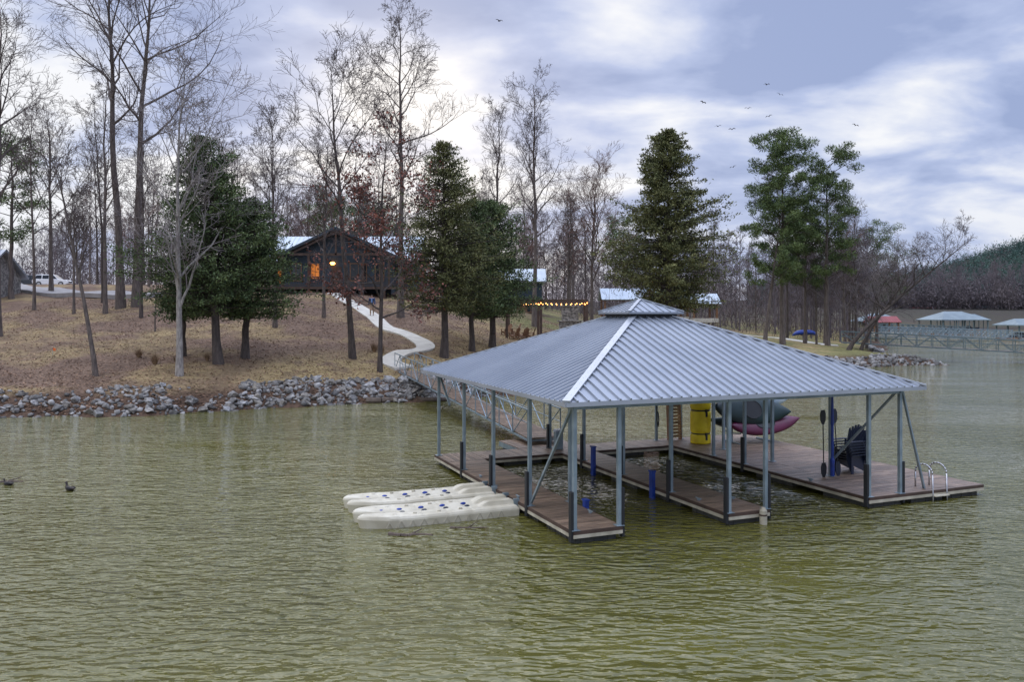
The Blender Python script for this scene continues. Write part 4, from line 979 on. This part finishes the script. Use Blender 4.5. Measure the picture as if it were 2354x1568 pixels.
# ------------------------------------------------------------------ person
def skinmesh(V_,E_,Rr,sub=1):
    me=bpy.data.meshes.new('tmp'); me.from_pydata(V_,E_,[]); o=bpy.data.objects.new('tmp',me); COL.objects.link(o)
    sk=o.modifiers.new('s','SKIN'); 
    for k,v in enumerate(me.skin_vertices[0].data): v.radius=(Rr[k],Rr[k]); v.use_root=(k==0)
    sb=o.modifiers.new('u','SUBSURF'); sb.levels=sub; sb.render_levels=sub
    dg=bpy.context.evaluated_depsgraph_get(); dg.update(); r=bpy.data.meshes.new_from_object(o.evaluated_get(dg)); bpy.data.objects.remove(o); r.polygons.foreach_set('use_smooth',[True]*len(r.polygons)); return r
px_,py_=-12.1,68.8
pr=thing('person','person in navy jacket and khaki trousers walking on footpath','person',(px_,py_,G(px_,py_)+.1),rad(5))
Vb=[(0,0,.95),(0,0,1.12),(0,0,1.3),(0,0,1.44),(0,0,1.52),(0,-.01,1.6),(0,-.01,1.7)]; Rb=[.13,.12,.14,.09,.05,.085,.075]; Eb=[(0,1),(1,2),(2,3),(3,4),(4,5),(5,6)]
def chain(st,pts,rs_):
    p_=st
    for q,r_ in zip(pts,rs_): Vb.append(q);Rb.append(r_);Eb.append((p_,len(Vb)-1));p_=len(Vb)-1
    return p_
for s_,f in((-1,.12),(1,-.12)):
    chain(0,[(s_*.1,0,.88),(s_*.11,-f,.5),(s_*.11,-f*1.2+.04,.1),(s_*.11,-f*1.2-.12,.05)],[.09,.06,.042,.035])
    h=chain(3,[(s_*.19,0,1.42),(s_*.25,f*.4,1.15),(s_*.26,f*1.1-.05,.9),(s_*.26,f*1.2-.07,.82)],[.06,.045,.033,.028])
    for q,(dx,ln) in enumerate(((-.025,.07),(-.008,.085),(.009,.08),(.025,.06))):
        chain(h,[(s_*.26+dx*.3,f*1.2-.07+dx,.78),(s_*.26-s_*.015,f*1.2-.07+dx,.78-ln)],[.009,.007])
    chain(h,[(s_*.24,f*1.2-.11,.8),(s_*.23,f*1.2-.12,.76)],[.01,.008])
me=skinmesh(Vb,Eb,Rb,1); mk('body',me,pr,'skin')
def garment(name,idx,m,grow_,par=pr):
    mp={k:i_ for i_,k in enumerate(idx)}; mk(name,skinmesh([Vb[k] for k in idx],[(mp[a],mp[b_]) for a,b_ in Eb if a in mp and b_ in mp],[Rb[k]*1.0+grow_ for k in idx],1),par,m)
garment('trousers',[0,7,8,9,25,26,27],'khaki',.022); garment('jacket',[1,0,2,3,11,12,13,29,30,31],'jacket',.03)
p=MB(); p.ball((0,.015,1.69),(.09,.1,.085)); p.obj('hair',pr,'hair',smooth=True)
p=MB(); p.bb(-.05,.05,-.185,-.13,1.1,1.42); p.obj('shirt_front',pr,'shirt')
for x in(-.03,.03): p=MB(); p.ball((x,-.09,1.66),.012); p.obj('eye',pr,'black')
p=MB(); p.ball((0,-.105,1.63),(.012,.02,.02)); p.obj('nose',pr,'skin'); p=MB(); p.ball((0,-.09,1.595),(.025,.01,.007)); p.obj('mouth',pr,'maroon')
for s_,f in((-1,.12),(1,-.12)):
    p=MB(); p.ball((s_*.11,-f*1.2-.04,.03),(.05,.14,.05)); p.obj('shoe',pr,'black')
# ------------------------------------------------------------------ birds, ducks, driftwood
def birdmesh():
    p=MB(); vs=[];fs=[]
    for k,(y,r_) in enumerate(((-.22,.01),(-.16,.035),(-.05,.05),(.08,.045),(.2,.02),(.32,.045),(.34,.0))):
        for q in range(6): a=q/6*6.283; vs.append((math.cos(a)*r_*(1.2 if k==5 else 1),y,math.sin(a)*r_*(.25 if k>=5 else 1)))
    for k in range(6):
        for q in range(6): fs.append((k*6+q,k*6+(q+1)%6,k*6+6+(q+1)%6,k*6+6+q))
    p.add(vs,fs)
    for s_ in(-1,1):
        up=[(0,-.1,.02),(0,.12,.02),(s_*.3,.13,.12),(s_*.3,-.14,.13),(s_*.62,.12,.06),(s_*.6,-.04,.07)]
        p.add(up+[(a,b_,c-.015) for a,b_,c in up],[(0,1,2,3),(3,2,4,5),(9,8,7,6),(11,10,8,9),(0,3,9,6),(3,5,11,9),(1,7,8,2),(2,8,10,4),(4,10,11,5)])
    o=p.obj('flying_bird',None,'bird'); return o
b0=birdmesh(); tag(b0,'dark bird gliding against the cloudy sky','bird','birds circling in the sky'); rr=random.Random(2)
BP=[(-1.3,80,34.8),(19.2,80,26.6),(20.7,80,24.2),(23.7,80,26),(25.6,80,28.4),(26.9,80,27.4),(25.8,80,25.2),(22.1,80,23.9),(34.5,80,24.3),(22.2,80,20.1)]
for k,q in enumerate(BP):
    o=b0 if k==0 else b0.copy()
    if k: COL.objects.link(o)
    o.location=q; s=.55 if k else .75; o.scale=(s,s,s*1.6); o.rotation_euler=(rr.uniform(-.2,.3),rr.uniform(-.4,.4),rr.uniform(-.7,.7))
def duck(x,y,rz,label,sc=1):
    e=thing('duck',label,'duck',(x,y,WL),rz); e.scale=(sc,sc,sc)
    vs=[];fs=[];S_=[(-.26,.09,.005),(-.2,.08,.04),(-.08,.06,.085),(.06,.055,.09),(.15,.08,.07),(.18,.15,.04),(.185,.21,.035),(.2,.25,.04),(.235,.245,.032),(.27,.235,.014),(.31,.23,.008)]
    for x_,z_,r_ in S_:
        for q in range(8): a=q/8*6.283; vs.append((x_,math.cos(a)*r_*1.1,z_+math.sin(a)*r_))
    for k in range(len(S_)-1):
        for q in range(8): fs.append((k*8+q,k*8+(q+1)%8,k*8+8+(q+1)%8,k*8+8+q))
    p=MB(); p.add(vs,fs); p.obj('body',e,'duck',smooth=True)
    for s_ in(-1,1):
        p=MB(); p.ball((-.05,s_*.08,.09),(.15,.02,.05)); p.obj('wing',e,'bird',smooth=True)
duck(-12.6,22.7,rad(150),'dark brown duck swimming on the green water',.85); duck(-14.8,23.4,rad(170),'small dark duck drifting near a log',.7)
def log(x,y,rz,L_,r_,label,seed,sub=.3):
    e=thing('driftwood',label,'driftwood',(x,y,WL),rz,'driftwood on the water'); r2=random.Random(seed); pts=[Vector((t*L_-L_/2,r2.gauss(0,r_*.7),r_*sub+r2.gauss(0,r_*.1))) for t in np.linspace(0,1,8)]
    p=MB()
    for k in range(7): p.tube(pts[k],pts[k+1],r_*(1-.08*k),r_*(1-.08*(k+1)),8)
    p.tube(pts[3],pts[3]+Vector((.3,.35,.06)),r_*.4,r_*.2,6); p.obj('log',e,'drift')
log(-2.3,18.1,rad(3),1.0,.06,'dark waterlogged driftwood floating beside the float',1,.1); log(-1.0,18.7,rad(8),.9,.04,'thin floating branch near the dock',2,.1); log(-15.1,23.8,rad(10),.9,.06,'small dark log floating on the lake',3,.1)
log(-5.4,46.0,rad(14),6,.2,'weathered timber log lying along the waterline',4,.6)
# ------------------------------------------------------------------ camera, sky, sun
cam=bpy.data.cameras.new('camera'); co=bpy.data.objects.new('camera',cam); COL.objects.link(co); scene.camera=co
co.location=(0,0,5.2); co.rotation_euler=(rad(90),0,0); cam.sensor_width=36; cam.lens=28; cam.shift_y=-.0251; cam.clip_end=6000; cam.clip_start=.1
sd=Vector((-.14,.96,.26)).normalized()
sl=bpy.data.lights.new('sun','SUN'); so=bpy.data.objects.new('sun',sl); COL.objects.link(so); sl.energy=.5; sl.angle=rad(50); sl.color=(1,.93,.85); so.rotation_euler=(-sd).to_track_quat('-Z','Y').to_euler()
w=bpy.data.worlds.new('World'); scene.world=w; w.use_nodes=True; nt=w.node_tree; L=nt.links; bg=nt.nodes['Background']
tc=nd(nt,'ShaderNodeTexCoord'); dirv=tc.outputs['Generated']
sky=nd(nt,'ShaderNodeTexSky',sky_type='NISHITA'); sky.sun_disc=False; sky.sun_elevation=math.asin(sd.z); sky.sun_rotation=math.atan2(sd.x,sd.y)
sk=nd(nt,'ShaderNodeVectorMath',operation='SCALE'); L.new(sky.outputs[0],sk.inputs[0]); sk.inputs['Scale'].default_value=.1
sx=nd(nt,'ShaderNodeSeparateXYZ'); L.new(dirv,sx.inputs[0])
def mth(op,a,c=None):
    m_=nd(nt,'ShaderNodeMath',operation=op)
    for k,s in enumerate((a,c)):
        if s is None: continue
        if isinstance(s,(int,float)): m_.inputs[k].default_value=s
        else: L.new(s,m_.inputs[k])
    return m_.outputs[0]
za=mth('ADD',mth('ABSOLUTE',sx.outputs['Z']),.24)
cb=nd(nt,'ShaderNodeCombineXYZ'); L.new(mth('DIVIDE',sx.outputs['X'],za),cb.inputs[0]); L.new(mth('MULTIPLY',mth('DIVIDE',sx.outputs['Y'],za),1.25),cb.inputs[1]); cb.inputs[2].default_value=7.7
n1=noise(2.1,8,cb.outputs[0],.5); n1.node.inputs['Distortion'].default_value=.2
n2=noise(.8,3,cb.outputs[0],.5)
f=mth('ADD',mth('ADD',mth('MULTIPLY',n1,.72),mth('MULTIPLY',n2,.5)),mth('MULTIPLY',sx.outputs['X'],-.07))
f=mth('SUBTRACT',f,.078)
dt=nd(nt,'ShaderNodeVectorMath',operation='DOT_PRODUCT'); L.new(dirv,dt.inputs[0]); dt.inputs[1].default_value=Vector((-.14,.96,.24)).normalized()
gl=mth('POWER',mth('MAXIMUM',dt.outputs['Value'],0.),140)
f=mth('ADD',f,mth('MULTIPLY',gl,.06))
cl=ramp(f,[(.43,(.34,.42,.67)),(.49,(.48,.56,.81)),(.545,(.71,.76,.92)),(.6,(.95,.96,1.0))])
cl=mix(mth('MULTIPLY',gl,.3),cl,(1.0,.95,.9))
hz=nd(nt,'ShaderNodeMapRange'); L.new(sx.outputs['Z'],hz.inputs[0]); hz.inputs['From Min'].default_value=.0; hz.inputs['From Max'].default_value=.16; hz.inputs['To Min'].default_value=.5; hz.inputs['To Max'].default_value=0
cl=mix(hz.outputs[0],cl,(.5,.59,.84))
fin=mix(.93,sk.outputs[0],cl)
# overcast skies brighten toward the zenith
zn=nd(nt,'ShaderNodeMapRange',interpolation_type='SMOOTHSTEP'); L.new(sx.outputs['Z'],zn.inputs[0]); zn.inputs['From Min'].default_value=.36; zn.inputs['From Max'].default_value=.85; zn.inputs['To Min'].default_value=1; zn.inputs['To Max'].default_value=3.3
vm=nd(nt,'ShaderNodeVectorMath',operation='SCALE'); L.new(fin,vm.inputs[0]); L.new(zn.outputs[0],vm.inputs['Scale'])
L.new(vm.outputs[0],bg.inputs[0]); bg.inputs[1].default_value=1.0
scene.view_settings.view_transform='Standard'; scene.view_settings.look='None'; scene.view_settings.exposure=0
